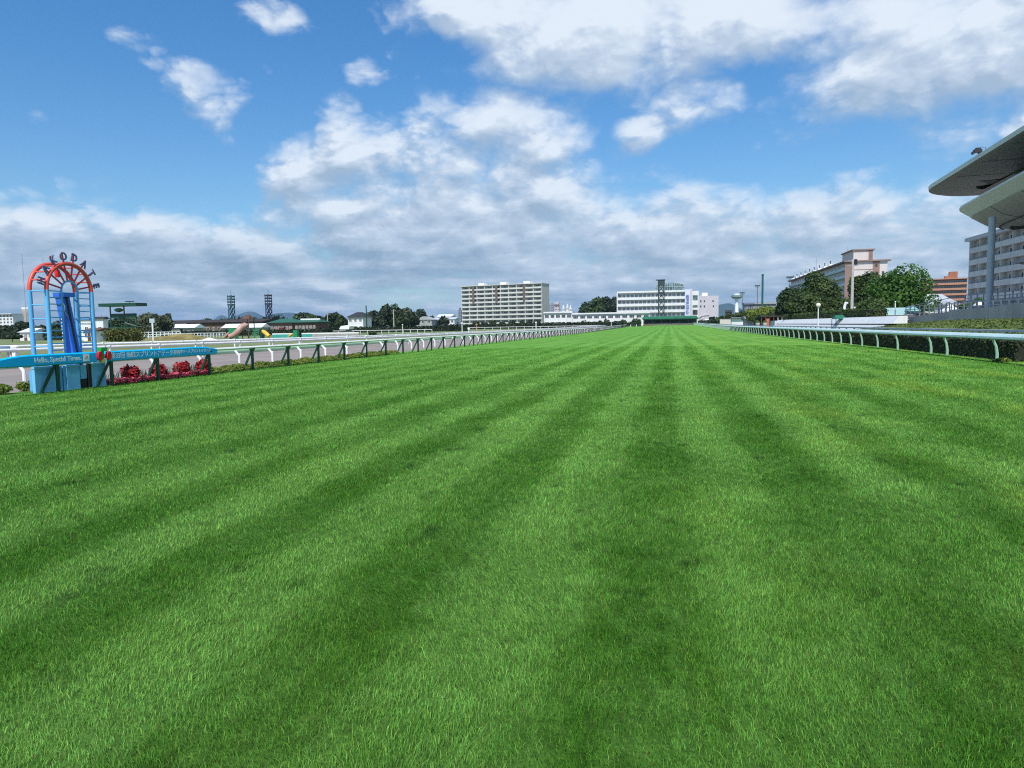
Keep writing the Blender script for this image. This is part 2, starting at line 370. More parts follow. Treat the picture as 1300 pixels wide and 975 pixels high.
    acc = M('MAXIMUM', acc, MR(s3.outputs[1], 0.015, 0.16, 0.80, 0.0, True, gt), None, gt)
    mp = gt.nodes.new('ShaderNodeMapping'); mp.inputs['Scale'].default_value = (1.0, 1.7, 1.0); GL.new(gi.outputs[0], mp.inputs['Vector'])
    n1 = gt.nodes.new('ShaderNodeTexNoise'); n1.inputs['Scale'].default_value = 9.0; n1.inputs['Detail'].default_value = 9; n1.inputs['Roughness'].default_value = 0.56; n1.inputs['Distortion'].default_value = 0.25
    GL.new(mp.outputs[0], n1.inputs['Vector'])
    n2 = gt.nodes.new('ShaderNodeTexNoise'); n2.inputs['Scale'].default_value = 22.0; n2.inputs['Detail'].default_value = 6; n2.inputs['Roughness'].default_value = 0.6
    GL.new(mp.outputs[0], n2.inputs['Vector'])
    elv = s3.outputs[1]
    rr = M('DIVIDE', 1.0, M('ADD', M('MAXIMUM', M('TANGENT', elv, None, None, gt), 0.0, None, gt), 0.10, None, gt), None, gt)
    pc = gt.nodes.new('ShaderNodeCombineXYZ')
    GL.new(M('MULTIPLY', M('SINE', s3.outputs[0], None, None, gt), rr, None, gt), pc.inputs[0]); GL.new(M('MULTIPLY', M('COSINE', s3.outputs[0], None, None, gt), rr, None, gt), pc.inputs[1])
    n3 = gt.nodes.new('ShaderNodeTexNoise'); n3.inputs['Scale'].default_value = 1.5; n3.inputs['Detail'].default_value = 8; n3.inputs['Roughness'].default_value = 0.58; n3.inputs['Distortion'].default_value = 0.3
    GL.new(pc.outputs[0], n3.inputs['Vector'])
    d1 = M('MULTIPLY_ADD', n1.outputs['Fac'], 1.5, -0.75, gt)
    d1 = M('ADD', d1, M('MULTIPLY_ADD', n2.outputs['Fac'], 0.36, -0.18, gt), None, gt)
    vo = gt.nodes.new('ShaderNodeTexVoronoi'); vo.inputs['Scale'].default_value = 9.0; vo.inputs['Detail'].default_value = 3.0; vo.inputs['Roughness'].default_value = 0.55; vo.inputs['Lacunarity'].default_value = 2.1
    vw = gt.nodes.new('ShaderNodeVectorMath'); vw.operation = 'MULTIPLY_ADD'; GL.new(n1.outputs['Color'], vw.inputs[0]); vw.inputs[1].default_value = (0.10, 0.08, 0); GL.new(mp.outputs[0], vw.inputs[2]); GL.new(vw.outputs[0], vo.inputs['Vector'])
    d1 = M('ADD', d1, M('MULTIPLY_ADD', vo.outputs['Distance'], -0.75, 0.40, gt), None, gt)
    d3 = M('MULTIPLY_ADD', n3.outputs['Fac'], 1.7, -0.85, gt)
    lo = MR(elv, 0.03, 0.22, 0.62, 0.22, True, gt)
    dn = M('ADD', M('MULTIPLY', d3, lo, None, gt), M('MULTIPLY', d1, M('SUBTRACT', 1.05, lo, None, gt), None, gt), None, gt)
    dn = M('MULTIPLY', dn, M('MAXIMUM', MR(elv, 0.16, 0.42, 1.0, 0.66, True, gt), MR(s3.outputs[0], -0.42, -0.12, 1.25, 0.6, True, gt), None, gt), None, gt)
    GL.new(M('ADD', acc, dn, None, gt), go.inputs['Density'])
    GL.new(dn, go.inputs['Detail'])
    g1 = nt.nodes.new('ShaderNodeGroup'); g1.node_tree = gt; L.new(P.outputs[0], g1.inputs[0])
    of = nt.nodes.new('ShaderNodeCombineXYZ'); L.new(M('ADD', az, 0.010), of.inputs[0]); L.new(M('MULTIPLY_ADD', el, 1.06, 0.008), of.inputs[1])
    g2 = nt.nodes.new('ShaderNodeGroup'); g2.node_tree = gt; L.new(of.outputs[0], g2.inputs[0])
    dens = g1.outputs['Density']
    alpha = MR(dens, 0.06, 0.86, 0.0, 0.95)
    lit = M('SUBTRACT', dens, g2.outputs['Density'])              # thinner above: sunlit top; thicker above: grey base
    b = MR(lit, -0.28, 0.38, 0.0, 1.0, False)
    thick = MR(dens, 0.60, 1.5, 0.0, 1.0)
    b = M('SUBTRACT', M('MULTIPLY_ADD', b, 0.85, 0.34), M('MULTIPLY', thick, MR(el, 0.03, 0.45, 0.40, 0.12, False)))
    b = M('ADD', b, MR(el, 0.18, 0.45, 0.0, 0.26))
    b = M('ADD', b, M('MULTIPLY', g1.outputs['Detail'], MR(el, 0.03, 0.22, 0.55, 0.16)))
    # shaded undersides of the thick bank low on the left
    ub = nt.nodes.new('ShaderNodeMapping'); ub.vector_type = 'TEXTURE'; r_ = ray(300, 335); ub.inputs['Location'].default_value = (math.atan2(r_[0], r_[1]), math.asin(r_[2] / np.linalg.norm(r_)), 0); ub.inputs['Scale'].default_value = (0.42, 0.05, 1)
    L.new(P.outputs[0], ub.inputs['Vector']); ul = nt.nodes.new('ShaderNodeVectorMath'); ul.operation = 'LENGTH'; L.new(ub.outputs[0], ul.inputs[0])
    b = M('SUBTRACT', b, MR(ul.outputs['Value'], 0.2, 1.2, 0.18, 0.0))
    ramp = nt.nodes.new('ShaderNodeValToRGB'); L.new(b, ramp.inputs[0])
    e = ramp.color_ramp.elements; e[0].position = 0.0; e[0].color = (0.29, 0.41, 0.56, 1); e[1].position = 1.0; e[1].color = (0.83, 0.91, 1.0, 1)
    k = ramp.color_ramp.elements.new(0.40); k.color = (0.44, 0.555, 0.70, 1)
    k = ramp.color_ramp.elements.new(0.70); k.color = (0.58, 0.69, 0.83, 1)
    cs = nt.nodes.new('ShaderNodeVectorMath'); cs.operation = 'SCALE'; L.new(ramp.outputs[0], cs.inputs[0]); cs.inputs['Scale'].default_value = CLOUD_GAIN
    tv = nt.nodes.new('ShaderNodeMix'); tv.data_type = 'RGBA'; L.new(MR(el, 0.02, 0.42, 0.0, 1.0), tv.inputs[0]); tv.inputs[6].default_value = (0.72, 0.93, 1.0, 1); tv.inputs[7].default_value = (*SKY_TINT, 1)
    tint = nt.nodes.new('ShaderNodeVectorMath'); tint.operation = 'MULTIPLY'; L.new(sky.outputs[0], tint.inputs[0]); L.new(tv.outputs[2], tint.inputs[1])
    mx = nt.nodes.new('ShaderNodeMix'); mx.data_type = 'RGBA'; L.new(alpha, mx.inputs[0]); L.new(tint.outputs[0], mx.inputs[6]); L.new(cs.outputs[0], mx.inputs[7])
    bg = nt.nodes.new('ShaderNodeBackground'); bg.inputs['Strength'].default_value = 0.10; L.new(mx.outputs[2], bg.inputs[0])
    o = nt.nodes.new('ShaderNodeOutputWorld'); L.new(bg.outputs[0], o.inputs[0])
    w.cycles.sampling_method = 'MANUAL'; w.cycles.sample_map_resolution = 512
CLOUD_GAIN = 7.8
SKY_TINT = (0.42, 0.88, 1.20)
build_world()
vs = SC.view_settings; vs.view_transform = 'Standard'; vs.look = 'None'; vs.exposure = 0.36; vs.gamma = 1.0; vs.use_curve_mapping = False
SC.render.engine = 'CYCLES'
cy = SC.cycles; cy.max_bounces = 5; cy.diffuse_bounces = 3; cy.glossy_bounces = 2; cy.transmission_bounces = 3; cy.volume_bounces = 0; cy.transparent_max_bounces = 6
cy.use_adaptive_sampling = True; cy.adaptive_threshold = 0.01; cy.use_denoising = False; cy.sample_clamp_indirect = 4.0; cy.filter_width = 1.1

# ================================================================== SETTING
YB = [-60, -20, 0, 20, 40, 80, 120] + list(range(140, 441, 20)) + [500, 700]
def strip(name, x0, x1, y0, y1, dz, m, nx=1):
    ys = sorted({y for y in YB if y0 < y < y1} | {y0, y1})
    x0f = x0 if callable(x0) else (lambda y: x0); x1f = x1 if callable(x1) else (lambda y: x1)
    mb = MB(); vs = []
    for y in ys:
        for i in range(nx + 1): vs.append((x0f(y) + (x1f(y) - x0f(y)) * i / nx, y, gz(y) + dz))
    n = nx + 1
    fs = [(r * n + i, r * n + i + 1, (r + 1) * n + i + 1, (r + 1) * n + i) for r in range(len(ys) - 1) for i in range(nx)]
    mb.add(vs, fs); return setting(name, mb, m)
LAND = mat('far_land_soil_and_scrub', (0.10, 0.13, 0.06), 0.95, 0.35, 0.02)
INFIELD = mat('infield_short_grass', (0.15, 0.19, 0.065), 0.95, 0.35, 0.06, bump=0.3)
DIRT = mat('dirt_track_sand', (0.25, 0.215, 0.195), 0.95, 0.10, 0.25, bump=0.4)
GRASSB = mat('bank_grass', (0.085, 0.145, 0.035), 0.95, 0.45, 0.5, bump=0.6)
def harrow(m):
    nt = m.node_tree; L = nt.links; b = nt.nodes['Principled BSDF']; src = b.inputs['Base Color'].links[0].from_socket
    g = nt.nodes.new('ShaderNodeNewGeometry'); mp = nt.nodes.new('ShaderNodeMapping'); mp.inputs['Scale'].default_value = (3.5, 0.05, 1); L.new(g.outputs['Position'], mp.inputs['Vector'])
    n = nt.nodes.new('ShaderNodeTexNoise'); n.inputs['Scale'].default_value = 1.0; n.inputs['Detail'].default_value = 6; L.new(mp.outputs[0], n.inputs['Vector'])
    r = nt.nodes.new('ShaderNodeMapRange'); r.inputs[1].default_value = 0.3; r.inputs[2].default_value = 0.7; r.inputs[3].default_value = 0.78; r.inputs[4].default_value = 1.15; L.new(n.outputs['Fac'], r.inputs[0])
    v = nt.nodes.new('ShaderNodeVectorMath'); v.operation = 'SCALE'; L.new(src, v.inputs[0]); L.new(r.outputs[0], v.inputs['Scale']); L.new(v.outputs[0], b.inputs['Base Color'])
harrow(DIRT)
PAVE = mat('concourse_paving', (0.33, 0.32, 0.31), 0.9, 0.12, 0.3)
mb = MB(); ys = [-600, -60] + YB[1:] + [1500, 14500]; xs = [-14500, -600, 0, 600, 14500]
mb.add([(x, y, gz(y) - 0.06) for y in ys for x in xs], [(r * 5 + i, r * 5 + i + 1, r * 5 + i + 6, r * 5 + i + 5) for r in range(len(ys) - 1) for i in range(4)])
setting('ground', mb, LAND)
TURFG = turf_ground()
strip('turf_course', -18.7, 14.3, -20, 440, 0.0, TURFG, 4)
strip('dirt_track', -40, -18.5, -20, 340, -0.012, DIRT, 3)
strip('infield_lawn', -420, -28.5, -20, 300, -0.03, INFIELD, 4)
strip('verge', 14.2, 17.5, -20, 420, -0.01, mat('verge_path_sand', (0.30, 0.24, 0.20), 0.95, 0.15, 0.5))

# mountains far beyond the town
def hills():
    rs = np.random.RandomState(3); mb = MB()
    HM = [(1, 398, 268, 30), (1, 0, 0, 0)]
    peaks = [(280, 400.5, 34, 9000), (318, 395.5, 62, 9600), (300, 403, 60, 9300), (362, 396.5, 85, 9800), (395, 404, 70, 9300), (560, 402.5, 46, 9300), (545, 406, 60, 9300),
             (735, 402, 60, 9000), (922, 385.5, 60, 8800), (905, 397, 60, 8600), (960, 396, 90, 8600), (230, 410, 90, 9000), (450, 409, 120, 9000), (640, 407, 90, 9000)]
    for (px, py, wpx, Y) in peaks:
        p = at(px, py, Y); s = sc(px, Y); hw = wpx * s * 0.8; ht = p.z; n = 26
        vs, fs = [], []
        k = rs.rand(6) * 6.28
        for j in range(n + 1):
            for i in range(n + 1):
                u, v = i / n * 2 - 1, j / n * 2 - 1
                r = min(1.0, math.hypot(u, v)); a = math.atan2(v, u)
                r2 = r * (1 + 0.14 * math.sin(3 * a + k[0]) + 0.10 * math.sin(5 * a + k[1]) + 0.05 * math.sin(9 * a + k[2]))
                h = (0.5 + 0.5 * math.cos(PI * min(1, max(0.0, r2)))) * (1 + 0.08 * math.sin(7 * u + k[3]) * math.sin(6 * v + k[4]))
                vs.append((p.x + u * hw, Y + v * hw, max(-5, h * ht) - (6 if r >= 0.999 else 0)))
        for j in range(n):
            for i in range(n): fs.append((j * (n + 1) + i, j * (n + 1) + i + 1, (j + 1) * (n + 1) + i + 1, (j + 1) * (n + 1) + i))
        mb.add(vs, fs)
    return setting('hills', mb, mat('forested_mountain', (0.035, 0.06, 0.035), 0.95, 0.3, 0.002), True)
hills()

# ================================================================== GRASS
def np_mesh(name, V, loops, starts, totals, mats, smooth=False):
    me = bpy.data.meshes.new(name)
    me.vertices.add(len(V)); me.vertices.foreach_set('co', V.astype(np.float32).ravel())
    me.loops.add(len(loops)); me.loops.foreach_set('vertex_index', loops.astype(np.int32))
    me.polygons.add(len(starts)); me.polygons.foreach_set('loop_start', starts.astype(np.int32))
    me.update(calc_edges=True)
    for m in mats: me.materials.append(m)
    return me
def grass():
    rs = np.random.RandomState(11)
    d = np.linspace(0.8, 55, 4000)
    rho = 11500 * np.where(d < 4, 1.0, (4 / d) ** 1.98)
    half = R(56); w = rho * d * 2 * half; cdf = np.cumsum(w) * (d[1] - d[0]); N = int(cdf[-1]); cdf /= cdf[-1]
    dd = np.interp(rs.rand(N), cdf, d); th = R(-12.5) + (rs.rand(N) * 2 - 1) * half
    X = dd * np.sin(th); Y = dd * np.cos(th)
    k = (X > -17.75) & (X < 13.2); X, Y, dd = X[k], Y[k], dd[k]; N = len(X)
    # clump pattern: a few random sine fields stand in for tufting
    def field(scale, n=7):
        f = np.zeros(N)
        for i in range(n):
            a = rs.rand() * 2 * PI; q = scale * (0.6 + rs.rand() * 0.9); f += np.sin((X * np.cos(a) + Y * np.sin(a)) * q + rs.rand() * 7)
        return f / math.sqrt(n / 2)
    f1, f2, f3 = field(1.6), field(5.0), field(14.0)
    stripe = -np.cos((X + 0.2 + 0.12 * f1) * 2 * PI / 1.53)        # +1 light: combed away from us
    sw = np.clip(np.maximum(1.0, dd / 4.0) ** 0.85, 1, 9)
    Hh = (0.025 + 0.019 * rs.rand(N) ** 1.5) * (1 + 0.06 * f2 + 0.08 * f3) * (1 + 0.05 * np.minimum(dd, 30) / 4)
    tall = rs.rand(N) > 0.985; Hh = np.where(tall, Hh * 1.35, Hh); Hh = np.clip(Hh, 0.012, 0.10)
    W = 0.0024 * sw * (0.7 + 0.7 * rs.rand(N))
    lean = 0.24 * stripe + 0.16 * f1 * 0.5 + 0.10 * f2
    ly = lean + rs.randn(N) * 0.36; lx = 0.20 * f2 * 0.6 + rs.randn(N) * 0.38 + 0.12 * f1 - 0.06
    ph = rs.rand(N) * PI
    ax, ay = np.cos(ph) * W / 2, np.sin(ph) * W / 2
    z0 = np.zeros(N) - 0.004
    base = np.stack([X, Y, z0], 1)
    mid = base + np.stack([lx * Hh * 0.32, ly * Hh * 0.32, Hh * 0.62], 1)
    tip = base + np.stack([lx * Hh * 0.95, ly * Hh * 0.95, Hh * (1.02 - 0.22 * np.minimum(1.2, np.hypot(lx, ly)))], 1)
    side = np.stack([ax, ay, np.zeros(N)], 1)
    V = np.stack([base - side, base + side, mid - side * 0.8, mid + side * 0.8, tip], 1).reshape(-1, 3)
    i0 = np.arange(N) * 5
    quad = np.stack([i0, i0 + 1, i0 + 3, i0 + 2], 1); tri = np.stack([i0 + 2, i0 + 3, i0 + 4], 1)
    loops = np.concatenate([quad, tri], 1).ravel()
    st = (np.arange(N) * 7)[:, None] + np.array([[0, 4]]); st = st.ravel(); tot = np.tile([4, 3], N)
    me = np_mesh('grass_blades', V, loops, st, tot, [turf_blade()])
    o = bpy.data.objects.new('grass', me); COL.objects.link(o)
    tag(o, 'short mown green turf grass in lighter and darker stripes up the straight', 'grass', kind='stuff')
    return N
NB = grass()

# ================================================================== FOLIAGE
def quads_mesh(name, C, Nn, S, mats, rs, aspect=1.5):
    n = len(C); t = np.cross(Nn, rs.randn(n, 3)); t /= np.linalg.norm(t, axis=1)[:, None] + 1e-9
    b = np.cross(Nn, t); b /= np.linalg.norm(b, axis=1)[:, None] + 1e-9
    S = S[:, None]
    V = np.stack([C - t * S * aspect / 2, C + b * S / 2 + t * S * 0.08, C + t * S * aspect / 2, C - b * S / 2 + t * S * 0.08], 1).reshape(-1, 3)
    loops = np.arange(n * 4); st = np.arange(n) * 4
    return np_mesh(name, V, loops, st, None, mats)
def crown_pts(rs, lobes, n, inner=0.15):
    L = np.array([l[:3] for l in lobes]); r = np.array([l[3:6] for l in lobes])
    wgt = (r[:, 0] * r[:, 2]); wgt = wgt / wgt.sum()
    idx = rs.choice(len(L), n, p=wgt); D = rs.randn(n, 3); D /= np.linalg.norm(D, axis=1)[:, None]
    q = np.where(rs.rand(n) < inner, rs.rand(n) * 0.8, 0.80 + 0.28 * rs.rand(n) ** 1.6)
    D2 = D.copy()
    C = L[idx] + D * r[idx] * q[:, None]
    Nn = D2 + rs.randn(n, 3) * 0.65 + np.array([0, 0, 0.25]); Nn /= np.linalg.norm(Nn, axis=1)[:, None]
    return C, Nn
LEAF_DARK = leafmat('dark_leaves', (0.016, 0.034, 0.012), (0.065, 0.105, 0.034), 0.25)
LEAF_NEARBLACK = leafmat('deep_conifer_needles', (0.011, 0.022, 0.012), (0.042, 0.066, 0.028), 0.15)
LEAF_MID = leafmat('broad_green_leaves', (0.022, 0.065, 0.011), (0.105, 0.24, 0.034), 0.35, big=0.4)
LEAF_OLIVE = leafmat('olive_leaves', (0.05, 0.065, 0.035), (0.13, 0.15, 0.085), 0.25)
LEAF_YELLOW = leafmat('yellow_green_leaves', (0.07, 0.11, 0.015), (0.24, 0.30, 0.05), 0.3, big=1.0)
LEAF_MIXED = leafmat('mixed_shade_leaves', (0.020, 0.042, 0.012), (0.10, 0.155, 0.038), 0.3, big=0.35)
LEAF_HEDGE = leafmat('clipped_hedge_leaves', (0.018, 0.026, 0.012), (0.060, 0.075, 0.028), 0.15, big=1.2)
def tree(name, label, x, y, h, w, seed, m, z0=None, tf=0.22, group=None, shape='round', n=None, leaf=None, trunk=True, dens=1.0, cat='tree'):
    rs = np.random.RandomState(seed); z0 = gz(y) - 0.03 if z0 is None else z0
    t = thing(name, label, cat, (x, y, z0), 0, group)
    dist = max(20, math.hypot(x, y)); ppm = FOC * 1024 / 1300 / dist
    leaf = leaf or max(0.16, min(1.2, 1.7 / ppm)); area = w * h * ppm * ppm
    n = n or int(max(500, min(12000, area * 7.0 * dens)))
    lobes = []; zc, zr = h * (tf + (1 - tf) / 2), h * (1 - tf) / 2
    nl = 26 if shape != 'cone' else 20
    for i in range(nl):
        D = rs.randn(3); D /= np.linalg.norm(D); q = 0.75 * rs.rand() ** 0.4
        s = 0.17 + 0.15 * rs.rand()
        if shape == 'cone':
            f = i / nl; rr = (1 - f) * 0.42 + 0.05; a = rs.rand() * 6.28
            lobes.append((math.cos(a) * rr * w * 0.55, math.sin(a) * rr * w * 0.55, h * (tf + (1 - tf) * f * 0.93), w * (rr * 0.55 + 0.06), w * (rr * 0.55 + 0.06), h * 0.085)); continue
        zz = D[2] * q
        wide = 1.0 if shape != 'dome' else (1.0 if zz < 0 else 1.0 - 0.35 * zz)
        lobes.append((D[0] * q * w / 2 * wide, D[1] * q * w / 2 * wide, zc + zz * zr, s * w * 0.9, s * w * 0.9, s * (h * (1 - tf)) * 0.75))
    C, Nn = crown_pts(rs, lobes, n, 0.18)
    C[:, 2] = np.maximum(C[:, 2], 0.12)
    me = quads_mesh('crown', C, Nn, leaf * (0.6 + 0.8 * rs.rand(n)), [m], rs)
    inst('crown', me, t)
    if trunk:
        mb = MB(); r0 = max(0.07, h * 0.022)
        mb.tube([(0, 0, 0), (0.02 * w, 0.01 * w, h * tf), (-0.01 * w, 0, h * (tf + 0.3)), (0.01 * w, 0, h * 0.82)], [r0 * 1.25, r0, r0 * 0.7, r0 * 0.25], 7)
        for i in range(6):
            a = i * 1.05 + rs.rand(); l = lobes[rs.randint(len(lobes))]
            z1 = h * (tf + 0.05 + 0.06 * i)
            mb.tube([(0, 0, z1), (l[0] * 0.5, l[1] * 0.5, z1 + (l[2] - z1) * 0.6), (l[0] * 0.9, l[1] * 0.9, max(z1, l[2]))], [r0 * 0.5, r0 * 0.35, r0 * 0.12], 5)
        mb.build('trunk', BARK, t, True, True)
    return t
def box_leaf(rs, x0, x1, y0, y1, z0, z1, n, rnd_=0.12, topw=1.0):
    """points and normals on a clipped box, top face included"""
    lx, ly, lz = x1 - x0, y1 - y0, z1 - z0
    A = np.array([ly * lz, ly * lz, lx * lz, lx * lz, lx * ly * topw]); A = A / A.sum(); f = rs.choice(5, n, p=A)
    U, Vv = rs.rand(n), rs.rand(n)
    C = np.zeros((n, 3)); Nn = np.zeros((n, 3))
    for i, (fx, fy, fz, nn) in enumerate([(0, None, None, (-1, 0, 0)), (1, None, None, (1, 0, 0)), (None, 0, None, (0, -1, 0)), (None, 1, None, (0, 1, 0)), (None, None, 1, (0, 0, 1))]):
        k = f == i; u, v = U[k], Vv[k]
        if i < 2: C[k] = np.stack([np.full(k.sum(), float(fx)), u, v], 1)
        elif i < 4: C[k] = np.stack([u, np.full(k.sum(), float(fy)), v], 1)
        else: C[k] = np.stack([u, v, np.ones(k.sum())], 1)
        Nn[k] = nn
    P = np.stack([x0 + C[:, 0] * lx, y0 + C[:, 1] * ly, z0 + C[:, 2] * lz], 1) + rs.randn(n, 3) * rnd_ * 0.35 + Nn * rnd_ * (rs.rand(n)[:, None] - 0.6)
    Nn = Nn + rs.randn(n, 3) * 0.6; Nn /= np.linalg.norm(Nn, axis=1)[:, None]
    return P, Nn
def hedge(name, label, x0, x1, y0, y1, h, m, n, leaf, seed, group=None, z0=None, cat='hedge', core=None, lump=0.06):
    rs = np.random.RandomState(seed); xc, yc = (x0 + x1) / 2, (y0 + y1) / 2; z0 = gz(yc) - 0.03 if z0 is None else z0
    t = thing(name, label, cat, (xc, yc, z0), 0, group)
    P, Nn = box_leaf(rs, x0 - xc, x1 - xc, y0 - yc, y1 - yc, 0, h, n, leaf * 0.8)
    P[:, 2] += lump * (np.sin(P[:, 1] * 2.1 + seed) + np.sin(P[:, 1] * 5.3) + np.sin(P[:, 0] * 3.7)) * np.clip(P[:, 2] / h, 0, 1)
    P[:, 2] = np.maximum(P[:, 2], 0.02)
    inst('leaves', quads_mesh('leaves', P, Nn, leaf * (0.6 + 0.8 * rs.rand(n)), [m], rs), t)
    i = leaf * 0.5
    MB().box(x0 - xc + i, x1 - xc - i, y0 - yc + i, y1 - yc - i, 0.01, h - i * 1.3).build('twigs', core or mat('hedge_inner_twigs', (0.018, 0.020, 0.012), 0.95, 0.3, 3.0), t, False, True)
    return t
def shrub(name, label, x, y, h, w, d, m, n, leaf, seed, group=None, z0=None, cat='shrub'):
    rs = np.random.RandomState(seed); z0 = gz(y) - 0.03 if z0 is None else z0
    t = thing(name, label, cat, (x, y, z0), 0, group)
    lobes = [(0, 0, h * 0.45, w * 0.46, d * 0.46, h * 0.5)]
    for i in range(8):
        a = rs.rand() * 6.28; lobes.append((math.cos(a) * w * 0.28, math.sin(a) * d * 0.28, h * (0.35 + 0.25 * rs.rand()), w * 0.22, d * 0.24, h * 0.36))
    C, Nn = crown_pts(rs, lobes, n, 0.25); C[:, 2] = np.maximum(C[:, 2], 0.02)
    inst('leaves', quads_mesh('leaves', C, Nn, leaf * (0.6 + 0.8 * rs.rand(n)), [m], rs), t)
    mb = MB()
    for i in range(6):
        a = i * 1.05 + rs.rand(); mb.tube([(0.03 * math.cos(a), 0.03 * math.sin(a), 0), (0.3 * w * math.cos(a), 0.3 * d * math.sin(a), h * 0.6)], [0.02 * max(1, h), 0.008 * max(1, h)], 5)
    mb.build('stems', BARK, t, False, True)
    return t

# ================================================================== RAILS
def post_set(t, name, mesh, pts, rz=None):
    """up to 100 posts as parts, nearest first, the rest of them as one stuff part"""
    pts = sorted(pts, key=lambda p: p[0] ** 2 + p[1] ** 2)
    L = t.location
    for i, p in enumerate(pts[:100]): inst(name, mesh, t, (p[0] - L.x, p[1] - L.y, p[2] - L.z), rz(p) if rz else 0)
    if len(pts) > 100:
        mb = MB(); V = [v.co.copy() for v in mesh.vertices]; F = [tuple(q.vertices) for q in mesh.polygons]
        for p in pts[100:]:
            M3 = Matrix.Rotation(rz(p) if rz else 0, 3, 'Z'); mb.add([M3 @ v + Vector((p[0] - L.x, p[1] - L.y, p[2] - L.z)) for v in V], F)
        o = mb.build(name, list(mesh.materials), t, False, True); o['kind'] = 'stuff'
def beam_profile(path, prof, closed=True):
    """sweep a cross-section [(across, up)] along a ground path"""
    mb = MB(); vs = []; n = len(prof); k = len(path)
    for i, p in enumerate(path):
        a, b = path[max(0, i - 1)], path[min(k - 1, i + 1)]; dx, dy = b[0] - a[0], b[1] - a[1]; l = math.hypot(dx, dy); nx, ny = dy / l, -dx / l
        for (u, w) in prof: vs.append((p[0] + nx * u, p[1] + ny * u, p[2] + w))
    fs = [(i * n + j, i * n + (j + 1) % n, (i + 1) * n + (j + 1) % n, (i + 1) * n + j) for i in range(k - 1) for j in range(n)]
    fs += [tuple(range(n - 1, -1, -1)), tuple((k - 1) * n + j for j in range(n))]
    return mb.add(vs, fs)
def ell(w, h, zc, n=10, u0=0.0): return [(u0 + w / 2 * math.cos(2 * PI * j / n), zc + h / 2 * math.sin(2 * PI * j / n)) for j in range(n)]
def ypath(X, y0, y1, step=6.0):
    n = int((y1 - y0) / step) + 1; f = X if callable(X) else (lambda y: X)
    return [(f(y0 + (y1 - y0) * i / n), y0 + (y1 - y0) * i / n, gz(y0 + (y1 - y0) * i / n)) for i in range(n + 1)]

# pale green turf rail on dark green braced stands
XL = -17.4
t = thing('running_rail', 'white running rail on dark green braced stands beside the finish arch', 'rail', (XL, 24.24, 0))
beam_profile(ypath(XL, 10, 300), ell(0.17, 0.12, 0.98)).build('rail_beam', RAILWHITE, t, True)
mb = MB()
mb.bar((0, 0, 0), (0, 0, 0.84), 0.085, 0.085); mb.bar((-0.46, 0, 0.0), (-0.03, 0, 0.84), 0.05, 0.08)
mb.prism([(-0.03, -0.05, 0.80), (0.03, -0.05, 0.80), (0.13, -0.05, 0.925), (-0.13, -0.05, 0.925)], (0, 0.10, 0)); mb.bar((0.10, 0, 0.91), (0.115, 0, 0.97), 0.03); mb.bar((-0.10, 0, 0.91), (-0.115, 0, 0.97), 0.03)
stand_mesh = mb.mesh('stand', DKGREEN)
ysl = [11.3, 14.2, 17.25, 19.3, 21.4] + [24.24 + 2.93 * k for k in range(94)]
post_set(t, 'stand', stand_mesh, [(XL, y, gz(y)) for y in ysl], lambda p: 1.15 if p[1] < 20 else 0.0)

# white cranked-post rail of the dirt course behind it
t = thing('dirt_course_rail', 'pale green rail on cranked white posts along the near edge of the sand track', 'rail', (-20.4, 30.74, 0))
beam_profile(ypath(-20.68, 8, 310), ell(0.12, 0.21, 0.69)).build('rail_beam', PALEGREEN, t, True)
mb = MB(); mb.tube([(0, 0, 0), (0, 0, 0.46), (-0.02, 0, 0.52), (-0.20, 0, 0.72)], 0.055, 8)
pm = mb.mesh('post', WHITE, smooth=True)
post_set(t, 'post', pm, [(-20.4, 30.74 + 2.95 * k, gz(30.74 + 2.95 * k)) for k in range(-7, 94)])

# two white rails on the far side of the sand track, swinging out into the bend
def lerp_curve(pts):
    def f(y):
        if y <= pts[0][0]: return pts[0][1] + (y - pts[0][0]) * (pts[1][1] - pts[0][1]) / (pts[1][0] - pts[0][0])
        for (a, b) in zip(pts, pts[1:]):
            if y <= b[0]:
                u = (y - a[0]) / (b[0] - a[0]); return a[1] + (b[1] - a[1]) * u
        return pts[-1][1]
    return lambda y: (f(y - 6) + f(y - 3) + f(y) + f(y + 3) + f(y + 6)) / 5
XB = lerp_curve([(10, -43), (22, -36.5), (36, -32), (50, -28.5), (62, -26.8), (80, -26.2), (300, -26)])
XC = lerp_curve([(10, -54), (25, -45), (43, -38), (55, -32.5), (68, -29.2), (90, -28.3), (300, -28)])
for nm, lab, f, zt in (('inner_rail', 'white rail with upright posts along the inner edge of the sand track', XB, 0.93), ('obstacle_course_rail', 'white rail standing behind the inner rail of the sand track', XC, 1.0)):
    t = thing(nm, lab, 'rail', (f(40), 40, 0))
    beam_profile(ypath(f, 12, 300, 3.0), ell(0.14, 0.17, zt - 0.06)).build('rail_beam', RAILWHITE, t, True)
    mb = MB(); mb.tube([(0, 0, 0), (0, 0, zt - 0.1)], 0.055, 8); mb.box(-0.08, 0.08, -0.05, 0.05, zt - 0.02, zt + 0.045)
    pm = mb.mesh('post', WHITE)
    post_set(t, 'post', pm, [(f(14 + 3.1 * k), 14 + 3.1 * k, gz(14 + 3.1 * k)) for k in range(92)])

